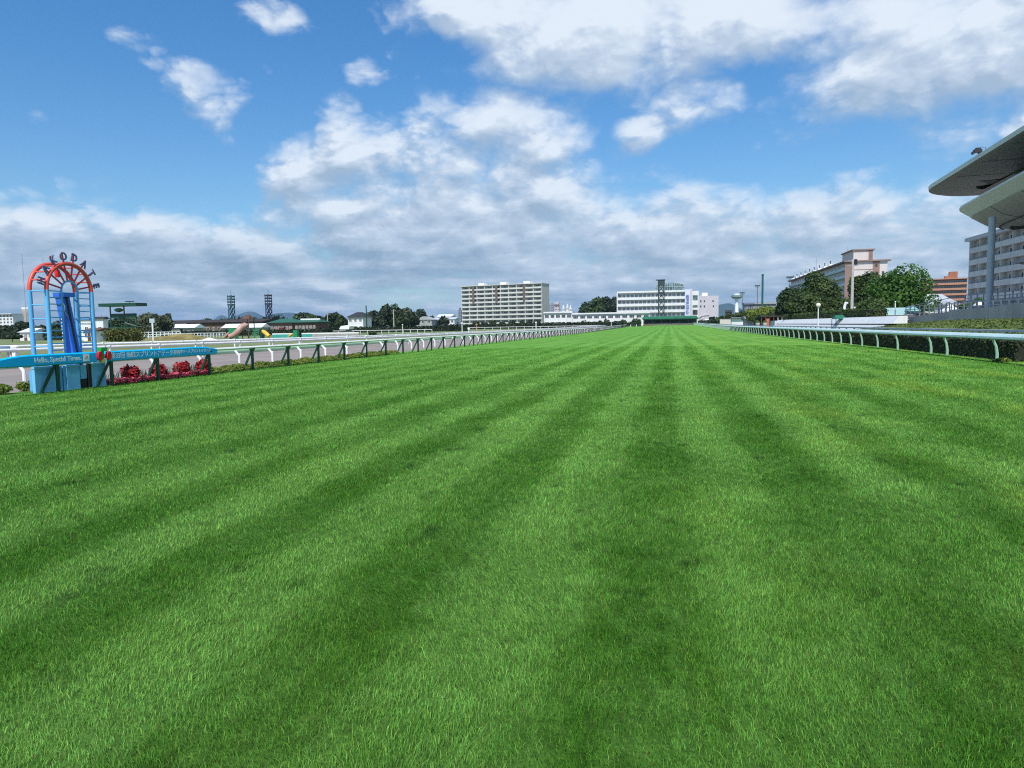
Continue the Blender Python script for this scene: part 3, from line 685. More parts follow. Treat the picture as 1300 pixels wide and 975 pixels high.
# stand-side rails
t = thing('stand_side_rail', 'pale blue-green rail on curved grey-green posts in front of the dark hedge', 'rail', (12.75, 31.7, 0))
prof = [(-0.16, 0.93), (-0.13, 0.90), (0.05, 1.02), (0.14, 1.08), (0.12, 1.115), (0.03, 1.115), (-0.08, 1.06), (-0.15, 1.0)]
prof = [(-u, w) for (u, w) in prof]
beam_profile(ypath(12.46, 14, 400), [(-u, w) for (u, w) in prof]).build('rail_beam', BLUEGREEN, t, True)
mb = MB(); mb.tube([(0, 0, 0), (0, 0, 0.3), (-0.05, 0, 0.6), (-0.16, 0, 0.85), (-0.24, 0, 1.0)], [0.065, 0.062, 0.056, 0.052, 0.05], 8)
pm = mb.mesh('post', POSTGREEN, smooth=True)
ysr = [31.7, 36.9, 39.0, 44.3, 48.3] + [52.0 + 3.0 * k for k in range(114)]
post_set(t, 'post', pm, [(12.72, y, gz(y)) for y in [17, 20, 23, 26, 28.7] + ysr])
t = thing('path_rail', 'pale grey rail with short posts running behind the dark hedge', 'rail', (14.6, 34, 0))
beam_profile(ypath(14.6, 16, 380), [(-0.09, 1.10), (0.09, 1.10), (0.09, 1.20), (-0.09, 1.20)]).build('rail_beam', OFFW, t)
mb = MB(); mb.tube([(0, 0, 0), (0, 0, 1.1)], 0.045, 7); mb.box(-0.06, 0.06, -0.05, 0.05, 1.0, 1.1)
post_set(t, 'post', mb.mesh('post', OFFW), [(14.6, 18 + 2.6 * k, gz(18 + 2.6 * k)) for k in range(100)])

# clipped hedge between the two stand-side rails, and one smaller piece further on
hedge('clipped_hedge', 'dark clipped hedge with sunlit yellow-green top behind the curved rail posts', 13.15, 14.25, 31.3, 165, 0.82, LEAF_HEDGE, 26000, 0.085, 5, z0=0.0, lump=0.025)
shrub('low_weed', 'pale leafy weed at the foot of the nearest curved rail post', 12.6, 31.0, 0.22, 0.75, 0.4, LEAF_YELLOW, 240, 0.07, 77, cat='plant')
shrub('hedge_tuft', 'yellowish leafy shrub closing the near end of the dark hedge', 14.0, 31.2, 0.72, 0.9, 0.8, LEAF_YELLOW, 900, 0.06, 78)

# ================================================================== FINISH ARCH
AX, BX, Y0, Y1, ZS, RA = -17.82, -18.42, 17.48, 19.13, 2.98, 0.825
YC = (Y0 + Y1) / 2
arch = thing('finish_arch', 'blue and coral finish arch with a fan of spokes carrying the letters HAKODATE', 'arch', (AX, YC, 0))
def arc(x, r, a0=0, a1=180, n=22): return [(x, YC - r * math.cos(R(a0 + (a1 - a0) * i / n)), ZS + r * math.sin(R(a0 + (a1 - a0) * i / n))) for i in range(n + 1)]
for nm, x in (('front_frame', AX), ('rear_frame', BX)):
    mb = MB(); mb.tube(arc(x, RA), 0.062, 10, 1)
    for y in (Y0, Y1): mb.tube([(x, y, 0.0 if nm == 'rear_frame' else 0.6), (x, y, ZS + 0.005)], 0.066, 10, 0)
    mb.build(nm, [SKYBLUE, RED], arch, True)
mb = MB()   # small inner arch with its thin legs
mb.tube(arc(AX, 0.30), 0.030, 8); mb.tube([(AX, YC - 0.30, 0.7), (AX, YC - 0.30, ZS)], 0.028, 8); mb.tube([(AX, YC + 0.30, 0.7), (AX, YC + 0.30, ZS)], 0.028, 8)
mb.build('inner_arch', SKYBLUE, arch, True)
rung = MB().tube([(0, 0, 0), (0, YC - 0.30 - Y0, 0)], 0.018, 6).mesh('ladder_rung', SKYBLUE)
bar_b = MB().tube([(0, 0, 0), (BX - AX, 0, 0)], 0.022, 6).mesh('side_bar', SKYBLUE); bar_r = MB().tube([(0, 0, 0), (BX - AX, 0, 0)], 0.022, 6).mesh('cross_bar', RED)
AL = Vector(arch.location)
for k in range(12):
    z = ZS - 0.02 - 0.195 * k
    for a in (Y0, YC + 0.30): inst('ladder_rung', rung, arch, Vector((AX, a, z)) - AL)
for k in range(7):
    for y in (Y0, Y1): inst('side_bar', bar_b, arch, Vector((AX, y, ZS - 0.02 - 0.41 * k)) - AL)
for a in (22, 42, 63, 90, 117, 138, 158):
    inst('cross_bar', bar_r, arch, Vector((AX, YC - RA * math.cos(R(a)), ZS + RA * math.sin(R(a)))) - AL)
for i, ch in enumerate('HAKODATE'):
    a = R(166 - 22.0 * i); u = Vector((0, math.cos(a), math.sin(a))); c0 = Vector((AX, YC, ZS))
    s = MB().tube([c0 + u * 0.30, c0 + u * 1.18], 0.026, 6).build('spoke', CRIMSON, arch, True)
    w = Vector((0, math.sin(a), -math.cos(a)))
    me = text_mesh(ch, 0.335, LETTER, basis(w, u, (1, 0, 0), c0 + u * 1.03 + Vector((0.03, 0, 0))), 0.014, 0.007, 'letter')
    me.transform(Matrix.Translation(-Vector(arch.location))); inst('letter', me, s)
mb = MB()   # leaning blue winning post with its black sighting line
pb, pt = Vector((AX + 0.02, YC + 0.06, 0.62)), Vector((AX - 0.16, YC - 0.12, 2.80))
mb.bar(pb, pt, 0.27, 0.26, 0, (1, 0, 0))
post = mb.build('winning_post', ROYAL, arch)
off = Vector((0.137, 0.0, 0.02))
MB().bar(pb + off, pt + off, 0.065, 0.012, 0, (1, 0, 0)).build('sighting_line', BLACK, post).parent = arch
MB().box(AX - 0.32, AX + 0.06, YC - 0.30, YC + 0.14, 2.80, 2.93).build('post_cap', ROYAL, arch)
mb = MB(); mb.tube([(AX - 0.02, YC - 0.30, 2.72), (AX + 0.06, YC - 0.27, 2.5), (AX + 0.02, YC - 0.25, 2.35), (AX + 0.05, YC - 0.17, 2.2), (AX + 0.03, YC - 0.13, 2.15)], 0.014, 6)
mb.build('hanging_chain', STEEL, arch, True)
mb = MB(); mb.lathe([(0.0, 0), (0.07, 0.02), (0.085, 0.12), (0.07, 0.22), (0.03, 0.25)], (BX + 0.2, YC - 0.0, ZS + 0.42), 10); mb.tube([(BX + 0.2, YC, ZS + 0.66), (BX + 0.2, YC, ZS + RA)], 0.012, 5)
mb.build('red_lamp', mat('red_lamp_glass', (0.7, 0.02, 0.02), 0.25, 0.05), arch, True)
mb = MB()   # white-dotted ladder strips beside the post
for k in range(12):
    for y in (YC - 0.24, YC + 0.24): mb.box(AX - 0.12, AX - 0.09, y - 0.02, y + 0.02, 0.95 + 0.105 * k, 1.0 + 0.105 * k)
mb.build('white_studs', WHITE, arch)
# panelled base
base = MB(); FX = -17.62
base.box(BX - 0.12, FX - 0.11, Y0 - 0.1, Y1 + 0.13, 0.0, 0.60)
bs = base.build('base', SKYBLUE, arch)
for (a, b) in ((16.70, 17.52), (17.80, 18.28), (18.73, 19.30)):
    p = MB().box(FX - 0.10, FX, a, b, 0.0, 0.70).box(FX - 0.105, FX + 0.008, a - 0.012, b + 0.012, 0.70, 0.76).build('base_panel', PALEBLUE, arch)
mb = MB(); mb.box(FX - 0.06, FX - 0.01, 17.55, 17.64, 0, 0.74).box(FX - 0.06, FX - 0.01, 17.68, 17.77, 0, 0.74); mb.build('base_stanchions', SKYBLUE, arch)
MB().box(FX - 0.08, FX - 0.02, 18.33, 18.56, 0.30, 0.72).build('hatch', PALEBLUE, arch)
MB().box(FX - 0.09, FX - 0.02, 18.33, 18.56, 0.02, 0.295).build('black_box', BLACK, arch)
MB().box(FX - 0.06, FX + 0.02, 18.60, 18.70, 0.0, 0.76).build('black_post', BLACK, arch)

# printed sleeves on the rail
def sleeve(name, label, y0, y1, tap0, tap1):
    t = thing(name, label, 'banner', (XL, (y0 + y1) / 2, 0.8))
    def prof(s): # rounded upright section with a flat face towards the course
        zc = 0.955 - (1 - s) * 0.10; h = 0.165 * s; w = 0.11 * (0.6 + 0.4 * s)
        return [(w, zc - h * 0.78), (w, zc + h * 0.78), (w * 0.75, zc + h * 0.96), (w * 0.3, zc + h), (-w * 0.5, zc + h * 0.95), (-w, zc + h * 0.6), (-w, zc - h * 0.6), (-w * 0.5, zc - h * 0.95), (w * 0.3, zc - h), (w * 0.75, zc - h * 0.96)]
    st = [(y0, 1 - 0.42 * (tap0 > 0))] + ([(y0 + tap0 * q, 0.58 + 0.42 * math.sin(q * PI / 2)) for q in (0.25, 0.5, 0.75, 1)] if tap0 else []) + ([(y1 - tap1 * q, 0.58 + 0.42 * math.sin(q * PI / 2)) for q in (1, 0.75, 0.5, 0.25)] if tap1 else []) + [(y1, 1 - 0.42 * (tap1 > 0))]
    vs = []; n = 10
    for (y, s) in st: vs += [(XL + u, y, w) for (u, w) in prof(s)]
    k = len(st)
    fs = [(i * n + j, i * n + (j + 1) % n, (i + 1) * n + (j + 1) % n, (i + 1) * n + j) for i in range(k - 1) for j in range(n)] + [tuple(range(n - 1, -1, -1)), tuple((k - 1) * n + j for j in range(n))]
    MB().add(vs, fs).build('vinyl', CYAN, t, True)
    return t
def sleeve_text(t, body, size, y, bold=0.002, z=0.955, name='lettering', m=None):
    me = text_mesh(body, size, m or PRINT, basis((0, 1, 0), (0, 0, 1), (1, 0, 0), (XL + 0.1125, y, z)), 0.0015, bold, name)
    ys = [v.co.y for v in me.vertices]
    me.transform(Matrix.Translation(-Vector(t.location))); inst(name, me, t); return min(ys), max(ys)
s1 = sleeve('rail_banner', 'cyan rail banner reading Hello, Special Times. in front of the finish arch', 15.25, 18.62, 1.0, 0)
sleeve_text(s1, 'Hello, Special Times.', 0.195, 17.22, 0.004)
o = MB().box(XL + 0.111, XL + 0.114, 18.10, 18.33, 0.85, 1.07).build('white_badge', PRINT, s1)
mb = MB(); mb.tube([(XL + 0.1155, 18.16 + 0.05 * math.cos(q) * (1 - q / 14) + 0.05, 0.96 + 0.06 * math.sin(q) * (1 - q / 14)) for q in [i * 0.5 for i in range(14)]], 0.011, 5)
mb.build('emblem', mat('grey_rose_print', (0.45, 0.25, 0.22), 0.5), s1)
s2 = sleeve('rail_banner', 'cyan rail banner with white Japanese race title above the flower bed', 19.12, 24.65, 0, 1.0)
sleeve_text(s2, '第33回 函館スプリントステークス', 0.205, 20.75, 0.0008)
sleeve_text(s2, '(GⅢ)', 0.15, 22.28, 0.002)
sleeve_text(s2, 'サマースプリントシリーズ', 0.150, 23.33, 0.0006, 0.965)
mb = MB(); mb.add([(XL + 0.1125, 22.55 + 0.062 * math.cos(j * PI / 5) * (1 if j % 2 else 0.6), 0.965 + 0.062 * math.sin(j * PI / 5) * (1 if j % 2 else 0.6)) for j in range(10)] + [(XL + 0.116, 22.55, 0.965)], [(j, (j + 1) % 10, 10) for j in range(10)])
mb.build('star_emblem', mat('pale_rose_print', (0.62, 0.5, 0.62), 0.5), s2)

# finishing marker between the sleeves: green board, two red discs, yellow and white tabs
t = thing('finish_marker', 'small green, yellow and white finish marker between two red discs on the rail', 'marker', (XL, 18.87, 0.75))
MB().box(XL + 0.02, XL + 0.16, 18.76, 19.0, 1.13, 1.24).box(XL + 0.05, XL + 0.12, 18.85, 18.91, 0.9, 1.13).build('green_board', mat('bright_green_paint', (0.02, 0.36, 0.05), 0.45), t)
for y in (18.70, 19.06):
    mb = MB(); q = []
    for j in range(14): q.append((XL + 0.10, y + 0.085 * math.cos(2 * PI * j / 14), 0.985 + 0.14 * math.sin(2 * PI * j / 14)))
    mb.prism(q, (0.09, 0, 0)); mb.build('red_disc', mat('signal_red', (0.58, 0.02, 0.02), 0.4), t)
MB().box(XL + 0.04, XL + 0.15, 18.77, 18.88, 0.77, 0.88).build('yellow_tab', mat('pale_yellow', (0.75, 0.62, 0.15), 0.5), t)
MB().box(XL + 0.04, XL + 0.14, 18.90, 18.99, 0.78, 0.9).build('white_tab', WHITE, t)

# flower bed under the second sleeve
def bed():
    rs = np.random.RandomState(21); n = 5200
    C = np.stack([-17.78 + 0.60 * (rs.rand(n) - 0.5), 19.45 + 4.95 * rs.rand(n), np.zeros(n)], 1)
    C[:, 2] = 0.05 + 0.13 * rs.rand(n) ** 0.7 + 0.025 * np.sin(C[:, 1] * 7) + 0.02 * np.sin(C[:, 1] * 17 + C[:, 0] * 9)
    Nn = rs.randn(n, 3) * 0.5 + np.array([0.35, -0.2, 0.9]); Nn /= np.linalg.norm(Nn, axis=1)[:, None]
    g = rs.rand(n) < 0.30
    me = quads_mesh('flowers', C, Nn, 0.055 * (0.6 + 0.8 * rs.rand(n)), [leafmat('pink_red_petals', (0.58, 0.02, 0.07), (0.88, 0.17, 0.25), 0.25, big=3.0), LEAF_DARK], rs, 1.1)
    me.polygons.foreach_set('material_index', g.astype(np.int32))
    o = bpy.data.objects.new('flower_bed', me); COL.objects.link(o)
    tag(o, 'bed of low pink and red begonia-like flowers under the race title banner', 'flowers', kind='stuff')
bed()
LEAF_RED = leafmat('crimson_leaves', (0.16, 0.007, 0.012), (0.55, 0.045, 0.06), 0.25, big=2.0)
for i, (px, lab) in enumerate(((165, 'dark red-leaved bush nearest the finish arch in the flower bed'), (200, 'dark red-leaved bush right behind a braced rail stand in the flower bed'), (230, 'dark red-leaved bush standing clear between two rail stands in the flower bed'), (258, 'dark red-leaved bush at the far end of the flower bed'))):
    p = atX(px, 470, -18.0); shrub('red_bush', lab, -18.0, p.y, 0.62, 0.62, 0.62, LEAF_RED, 650, 0.085, 40 + i, 'red-leaved bushes in the flower bed', z0=0.0, cat='bush')
def blades_clump(px, lab, i):
    rs = np.random.RandomState(60 + i); p = atX(px, 470, -18.2); t = thing('spiky_plant', lab, 'plant', (-18.2, p.y, 0), 0, 'spiky green plants in the flower bed')
    mb = MB()
    for k in range(34):
        a = rs.rand() * 6.28; h = 0.3 + 0.22 * rs.rand(); r = 0.05 + 0.22 * rs.rand(); x, y = 0.18 * rs.randn(), 0.22 * rs.randn()
        w = Vector((-math.sin(a), math.cos(a), 0)) * 0.014; b = Vector((x, y, 0)); m_ = b + Vector((math.cos(a) * r * 0.4, math.sin(a) * r * 0.4, h * 0.7)); e = b + Vector((math.cos(a) * r, math.sin(a) * r, h))
        mb.add([b - w, b + w, m_ - w, m_ + w, e], [(0, 1, 3, 2), (2, 3, 4)])
    mb.build('leaves', leafmat('grey_green_blades', (0.05, 0.085, 0.05), (0.16, 0.20, 0.13), 0.3), t, False, True)
for i, (px, lab) in enumerate(((150, 'grey-green spiky plant beside the finish arch base'), (184, 'grey-green spiky plant between the first two red bushes'), (215, 'grey-green spiky plant between the middle two red bushes'), (246, 'grey-green spiky plant between the last two red bushes'))): blades_clump(px, lab, i)

# strip of yellow-green ground cover along the rail, bushes left of the arch
def cover():
    rs = np.random.RandomState(31); n = 15000
    C = np.stack([-18.05 + 0.85 * (rs.rand(n) - 0.5), 24.7 + 20.0 * rs.rand(n), np.zeros(n)], 1)
    C[:, 2] = 0.03 + (0.20 + 0.05 * np.sin(C[:, 1] * 3.1) + 0.04 * np.sin(C[:, 1] * 7.7)) * np.sqrt(np.clip(1 - ((C[:, 0] + 18.05) / 0.45) ** 2, 0.05, 1)) * (0.5 + 0.5 * rs.rand(n))
    Nn = rs.randn(n, 3) * 0.6 + np.array([0.2, -0.2, 0.8]); Nn /= np.linalg.norm(Nn, axis=1)[:, None]
    me = quads_mesh('leaves', C, Nn, 0.06 * (0.6 + 0.8 * rs.rand(n)), [LEAF_YELLOW], rs)
    o = bpy.data.objects.new('ground_cover', me); COL.objects.link(o); tag(o, 'strip of yellow-green ground cover along the foot of the green rail', 'ground cover', kind='stuff')
cover()
shrub('rounded_bush', 'rounded yellow-green bush by the left edge, beside the white cranked post', -18.75, 16.35, 0.34, 1.15, 0.8, LEAF_YELLOW, 2200, 0.05, 51, z0=0.0, cat='bush')
shrub('rounded_bush', 'small yellow-green bush squeezed between the white cranked post and arch base', -18.95, 17.6, 0.30, 0.5, 0.45, LEAF_YELLOW, 700, 0.05, 52, z0=0.0, cat='bush')

# small trestle with a tub and an orange cart beyond the banner on the sand
t = thing('water_tub', 'blue-grey tub on three white legs behind the left banner', 'tub', (*at(8, 455, 34).to_2d(), 0))
p = at(8, 455, 34); 
MB().lathe([(0.42, 0.72), (0.46, 0.78), (0.46, 1.0), (0.42, 1.02)], (p.x, p.y, 0), 16).build('tub', mat('blue_grey_enamel', (0.16, 0.25, 0.36), 0.4), t, True)
for k in range(3): MB().tube([(p.x + 0.36 * math.cos(k * 2.1), p.y + 0.36 * math.sin(k * 2.1), 0), (p.x + 0.3 * math.cos(k * 2.1), p.y + 0.3 * math.sin(k * 2.1), 0.75)], 0.06, 8).build('leg', WHITE, t, True)
p = at(20, 455, 34); t = thing('hand_cart', 'small orange-brown hand cart with a white bin behind the left banner', 'cart', (p.x, p.y, 0))
OR = mat('orange_brown_rust', (0.36, 0.14, 0.04), 0.6, 0.2, 4)
MB().bar((p.x - .25, p.y, 0.35), (p.x + .35, p.y, 0.35), 0.4, 0.06).bar((p.x - .25, p.y, 0.35), (p.x - .32, p.y, 0.95), 0.06).bar((p.x - .25, p.y + .2, 0.35), (p.x - .32, p.y + .2, 0.95), 0.06).build('frame', OR, t)
MB().lathe([(0.2, 0.72), (0.24, 0.98), (0.2, 1.05), (0.05, 1.08)], (p.x, p.y, 0), 12).box(p.x - .12, p.x + .12, p.y - .12, p.y + .12, 0.38, 0.73).build('bin', WHITE, t)
for s_ in (-1, 1): MB().tube([(p.x + .1, p.y + .22 * s_ - .03, 0.18), (p.x + .1, p.y + .22 * s_ + .03, 0.18)], 0.18, 14).build('wheel', BLACK, t)

# ================================================================== BUILDING KIT
WINS = {}
def window_mesh(w, h, panes=2, frame=None, gl=None, fw=0.07):
    key = (round(w, 2), round(h, 2), panes, (frame or WHITE).name, (gl or DGLASS).name)
    if key in WINS: return WINS[key]
    mb = MB(); mb.box(-w / 2 + fw, w / 2 - fw, -0.02, 0.03, fw, h - fw, 1)
    mb.box(-w / 2, w / 2, -0.06, 0.03, 0, fw, 0).box(-w / 2, w / 2, -0.06, 0.03, h - fw, h, 0).box(-w / 2, -w / 2 + fw, -0.06, 0.03, fw, h - fw, 0).box(w / 2 - fw, w / 2, -0.06, 0.03, fw, h - fw, 0)
    for i in range(1, panes): x = -w / 2 + w * i / panes; mb.box(x - fw / 2, x + fw / 2, -0.05, 0.0, fw, h - fw, 0)
    WINS[key] = mb.mesh('window', [frame or WHITE, gl or DGLASS]); return WINS[key]
def windows(t, items, rz=0.0, limit=100):
    """items: (mesh, x, y, z) ; the first hundred are parts, what is left is one stuff part"""
    for (me, x, y, z) in items[:limit]: inst('window', me, t, (x, y, z), rz)
    if len(items) > limit:
        mb = MB(); mats = list(items[0][0].materials); M3 = Matrix.Rotation(rz, 3, 'Z')
        for (me, x, y, z) in items[limit:]:
            V = [M3 @ v.co + Vector((x, y, z)) for v in me.vertices]; b = len(mb.v); mb.v += [tuple(v) for v in V]
            for p in me.polygons: mb.f.append(tuple(b + i for i in p.vertices)); mb.m.append(p.material_index)
        o = mb.build('window', mats, t, False, True); o['kind'] = 'stuff'
def facing(name, label, cat, A, B, z0, group=None):
    """an Empty at A whose local x runs A->B and whose front is local -y"""
    rz = math.atan2(B[1] - A[1], B[0] - A[0]); W = math.hypot(B[0] - A[0], B[1] - A[1])
    return thing(name, label, cat, (A[0], A[1], z0), rz, group), W
def house(name, label, px0, px1, Y, z0, wall_h, roof_h, wallm, roofm, depth=7.0, cat='house', hip=0.0, nwin=2, over=0.4, axis='x', door=True, floors=1, group=None, ytilt=0.0):
    A, B = at(px0, 411, Y), at(px1, 411, Y + ytilt); z = gz(Y) - 0.03 if z0 is None else z0
    t, W = facing(name, label, cat, A, B, z, group)
    MB().box(0, W, 0, depth, 0, wall_h).build('wall', wallm, t, False, True)
    MB().gable(-over, W + over, -over, depth + over, wall_h + 0.003, wall_h + roof_h, axis, hip).build('roof', roofm, t, False, True)
    fh = wall_h / floors
    wm = window_mesh(min(1.8, W / (nwin * 2.0)), min(1.3, fh * 0.45)); its = []
    for f in range(floors):
        for i in range(nwin): its.append((wm, W * (i + 0.5) / nwin, -0.025, f * fh + fh * 0.38))
    windows(t, its)
    if door: MB().box(W * 0.5 - 0.45, W * 0.5 + 0.45, -0.05, 0.02, 0.02, min(2.0, fh * 0.8)).build('door', mat('brown_door', (0.10, 0.06, 0.04), 0.6), t, False, True)
    return t

ROOFG = mat('green_sheet_roof', (0.03, 0.125, 0.075), 0.5, 0.15, 0.6, streak=0.2)
ROOFD = mat('dark_roof_slate', (0.025, 0.028, 0.03), 0.7, 0.2, 0.6)
ROOFB = mat('brown_black_roof', (0.035, 0.026, 0.022), 0.8, 0.25, 0.3)
TIMBER = mat('brown_timber_wall', (0.12, 0.07, 0.045), 0.8, 0.2, 1.0)
CREAM = mat('cream_render', (0.55, 0.53, 0.47), 0.8, 0.08, 0.4, streak=0.15)
GREYW = mat('grey_render', (0.33, 0.34, 0.34), 0.8, 0.1, 0.4, streak=0.15)
CHALK = mat('chalk_white_render', (0.70, 0.71, 0.71), 0.7, 0.06, 0.3, streak=0.15)

# ================================================================== INFIELD
# glazed green judging stand
Y = 125; A = at(134, 411, Y); s = sc(157, Y)
def zz(px, py, Y): return at(px, py, Y).z
p = at(157, 421, Y); t = thing('judge_stand', 'dark green open judging stand with a flat roof behind the long olive bush', 'stand', (p.x, p.y, 0))
x0, x1 = at(141, 411, Y).x, at(173, 411, Y).x; zr = zz(157, 389, Y)
MB().box(at(134, 411, Y).x, at(181, 411, Y).x, Y - 1.6, Y + 1.6, zr, zr + 0.62).build('roof', DKGREEN, t)
for (px, yy) in ((141, 0), (158.5, 0)): MB().tube([(at(px, 411, Y).x, Y + yy, 0), (at(px, 411, Y).x, Y + yy, zr)], 0.13, 8).build('pillar', DKGREEN, t)
MB().box(x0, x1, Y - 0.1, Y + 0.05, zz(157, 404, Y), zz(157, 398, Y)).build('upper_panel', DKGREEN, t)
MB().tube([(x1 - 0.1, Y + 0.2, 0), (x1 - 0.1, Y + 0.2, zz(157, 398, Y))], 0.13, 8).build('rear_pillar', DKGREEN, t)
MB().box(x0, x1, Y - 0.5, Y + 0.5, zz(157, 421.5, Y) - 0.8, zz(157, 415, Y)).build('lower_panel', DKGREEN, t)
MB().lathe([(0.05, -0.1), (0.75, 0.15), (0.85, 0.5), (0.4, 0.75), (0.05, 0.8)], (at(156.5, 411, Y).x, Y - 1, zz(157, 396, Y)), 14).build('loudspeaker', DKGREEN, t, True)
MB().box(at(161, 411, Y).x, at(171, 411, Y).x, Y - 0.2, Y + 0.2, zr + 0.9, zr + 1.05).tube([(at(166, 411, Y).x, Y, zr + 0.6), (at(166, 411, Y).x, Y, zr + 0.95)], 0.05, 6).build('roof_antenna', BLACK, t)
MB().bar((at(164, 411, Y).x, Y - 1, zz(157, 410, Y)), (at(171, 411, Y).x, Y + 1, zz(157, 415, Y)), 0.5, 0.15).build('stair', STEEL, t)
def longbush():
    t = thing('clipped_bush', 'long rounded olive-green bush in front of the green judging stand', 'bush', (at(158, 433, 117).x, 117, 0))
    rs = np.random.RandomState(9); lobes = [((px - 158) * sc(158, 117), rs.randn() * 0.4, 1.25 + 0.25 * math.sin(px), 1.3, 1.3, 1.15 + 0.1 * rs.rand()) for px in range(135, 183, 4)]
    C, Nn = crown_pts(rs, lobes, 4200, 0.1); C[:, 2] = np.maximum(C[:, 2], 0.05)
    inst('leaves', quads_mesh('leaves', C, Nn, 0.2 * (0.6 + 0.8 * rs.rand(4200)), [leafmat('olive_bush_leaves', (0.03, 0.035, 0.008), (0.14, 0.15, 0.025), 0.2, big=0.6)], rs), t)
    MB().tube([(-3, 0, 0), (-3, 0, 1.2)], 0.1, 6).tube([(3, 0, 0), (3, 0, 1.2)], 0.1, 6).build('stems', BARK, t, False, True)
longbush()
# white low building behind it and left through the arch
Y = 140
house('low_white_building', 'low white building with dark eaves seen through the right half of the finish arch', 97, 131, Y, 0.0, zz(115, 405, Y), 0.5, CHALK, ROOFD, 1.5, 'building', nwin=4)
house('small_white_hut', 'small white hut with a brown awning seen between the arch legs', 105, 120, 128, 0.0, zz(110, 424, 128) + 0.6, 0.7, WHITE, TIMBER, 5, 'hut', nwin=2)
house('white_house', 'small white house with a pale gable beyond the pines at the left edge', 24, 39, 150, 0.0, zz(30, 422, 150), 1.1, CHALK, mat('pale_sheet_roof', (0.62, 0.64, 0.66), 0.5), 6, nwin=3)
# left edge: flats, chimney, masts, trees
def flats(name, label, A, B, D, H, floors, bays, wallm, balc=None, z0=0.0, winw=1.5, group=None, bal_out=1.2, par=1.05, limit=100, top=True):
    t, W = facing(name, label, 'apartment block', A, B, z0, group); fh = H / floors
    MB().box(0, W, 0, D, 0, H).build('wall', wallm, t, False, True)
    if top: MB().box(-0.4, W + 0.4, -bal_out - 0.3, D + 0.4, H + 0.003, H + 0.45).build('roof', balc or wallm, t, False, True)
    wm = window_mesh(winw, fh * 0.62, 2, OFFW); its = []
    for f in range(floors - 1, -1, -1):
        for i in range(bays): its.append((wm, W * (i + 0.5) / bays, -0.025, f * fh + fh * 0.16))
    windows(t, its, limit=limit)
    if balc:
        for f in range(floors):
            MB().box(0.0, W, -bal_out, -0.003, f * fh - 0.16, f * fh).box(0.0, W, -bal_out, -bal_out + 0.12, f * fh, f * fh + par).build('balcony', balc, t, False, True)
    return t, W, fh
Y = 420
flats('apartment_block', 'pale distant apartment block above the trees at the far left edge', at(-14, 411, Y), at(17, 411, Y), 12, zz(5, 399, Y), 7, 7, CHALK, None)
p = at(36, 411, 330); t = thing('water_tower', 'brown-grey distant tower with a white cap just left of the finish arch', 'tower', (p.x, p.y, 0))
h = zz(35, 391, 330); MB().lathe([(2.0, 0), (2.0, h * 0.72), (2.7, h * 0.82), (2.7, h * 0.95)], (p.x, p.y, 0), 12).build('shaft', BROWNCON, t, True)
MB().lathe([(2.8, 0), (2.8, 1.1)], (p.x, p.y, h * 0.95 + 0.003), 12).build('cap', WHITE, t)
def mast(name, label, px, ptop, Y, r, m, cat='mast', head=None, z0=None, pbase=None, taper=0.6, group=None):
    p = at(px, 411, Y); z = gz(Y) - 0.02 if z0 is None else z0; zt = at(px, ptop, Y).z
    t = thing(name, label, cat, (p.x, p.y, z), 0, group)
    MB().tube([(0, 0, 0), (0, 0, zt - z)], [r, r * taper], 8).build('pole', m, t, True, True)
    return t, zt - z
t, h = mast('radio_mast', 'tall thin pale radio mast rising beside the left leg of the finish arch', 34, 322, 300, 0.16, STEEL)
for k in (0.80, 0.9, 0.99): MB().bar((-0.9, 0, h * k), (0.9, 0, h * k), 0.1).build('crossarm', STEEL, t, False, True)
t, h = mast('radio_mast', 'thin dark mast topped by a whip behind the coral arches', 60, 326, 300, 0.12, STEEL); MB().bar((-0.6, 0, h * 0.97), (0.6, 0, h * 0.97), 0.1).build('crossarm', STEEL, t, False, True)
for i, (px, pt, wpx, Y, m, lab, sh) in enumerate((
    (4, 411, 26, 210, LEAF_NEARBLACK, 'dark broad tree cut by the left edge of the picture', 'round'), (14, 424, 22, 133, LEAF_NEARBLACK, 'small spreading pine on the lawn near the left edge', 'dome'),
    (27, 407, 22, 200, LEAF_NEARBLACK, 'dark tree between the left edge and the finish arch', 'round'), (52, 413, 26, 180, LEAF_NEARBLACK, 'dark tree framed by the left legs of the arch', 'round'), (75, 409, 24, 205, LEAF_DARK, 'dark green tree behind the blue winning post', 'round'), (100, 408, 26, 215, LEAF_DARK, 'dark tree behind the right leg of the finish arch', 'round'), (125, 403, 24, 230, LEAF_DARK, 'dark round tree just left of the green judging stand', 'round'), (150, 405, 26, 235, LEAF_DARK, 'dark tree showing through the open judging stand', 'round'))):
    tree('pine_tree' if sh == 'dome' else 'dark_tree', lab, at(px, 411, Y).x, Y, zz(px, pt, Y), wpx * sc(px, Y), 100 + i, m, shape=sh, tf=0.15 if sh == 'round' else 0.4)
hedge('low_hedge', 'low dark hedge along the lawn at the far left', at(-30, 411, 190).x, at(62, 411, 190).x, 189, 191.5, 2.2, LEAF_NEARBLACK, 2500, 0.4, 131)
hedge('low_hedge', 'dark hedge seen through the lower rungs of the finish arch', at(58, 411, 152).x, at(92, 411, 152).x, 151, 154, 2.6, LEAF_DARK, 2200, 0.3, 132)
mast('utility_pole', 'grey utility pole with short crossarm between the arch and the judging stand', 129, 399, 200, 0.17, GREYCON, 'pole')

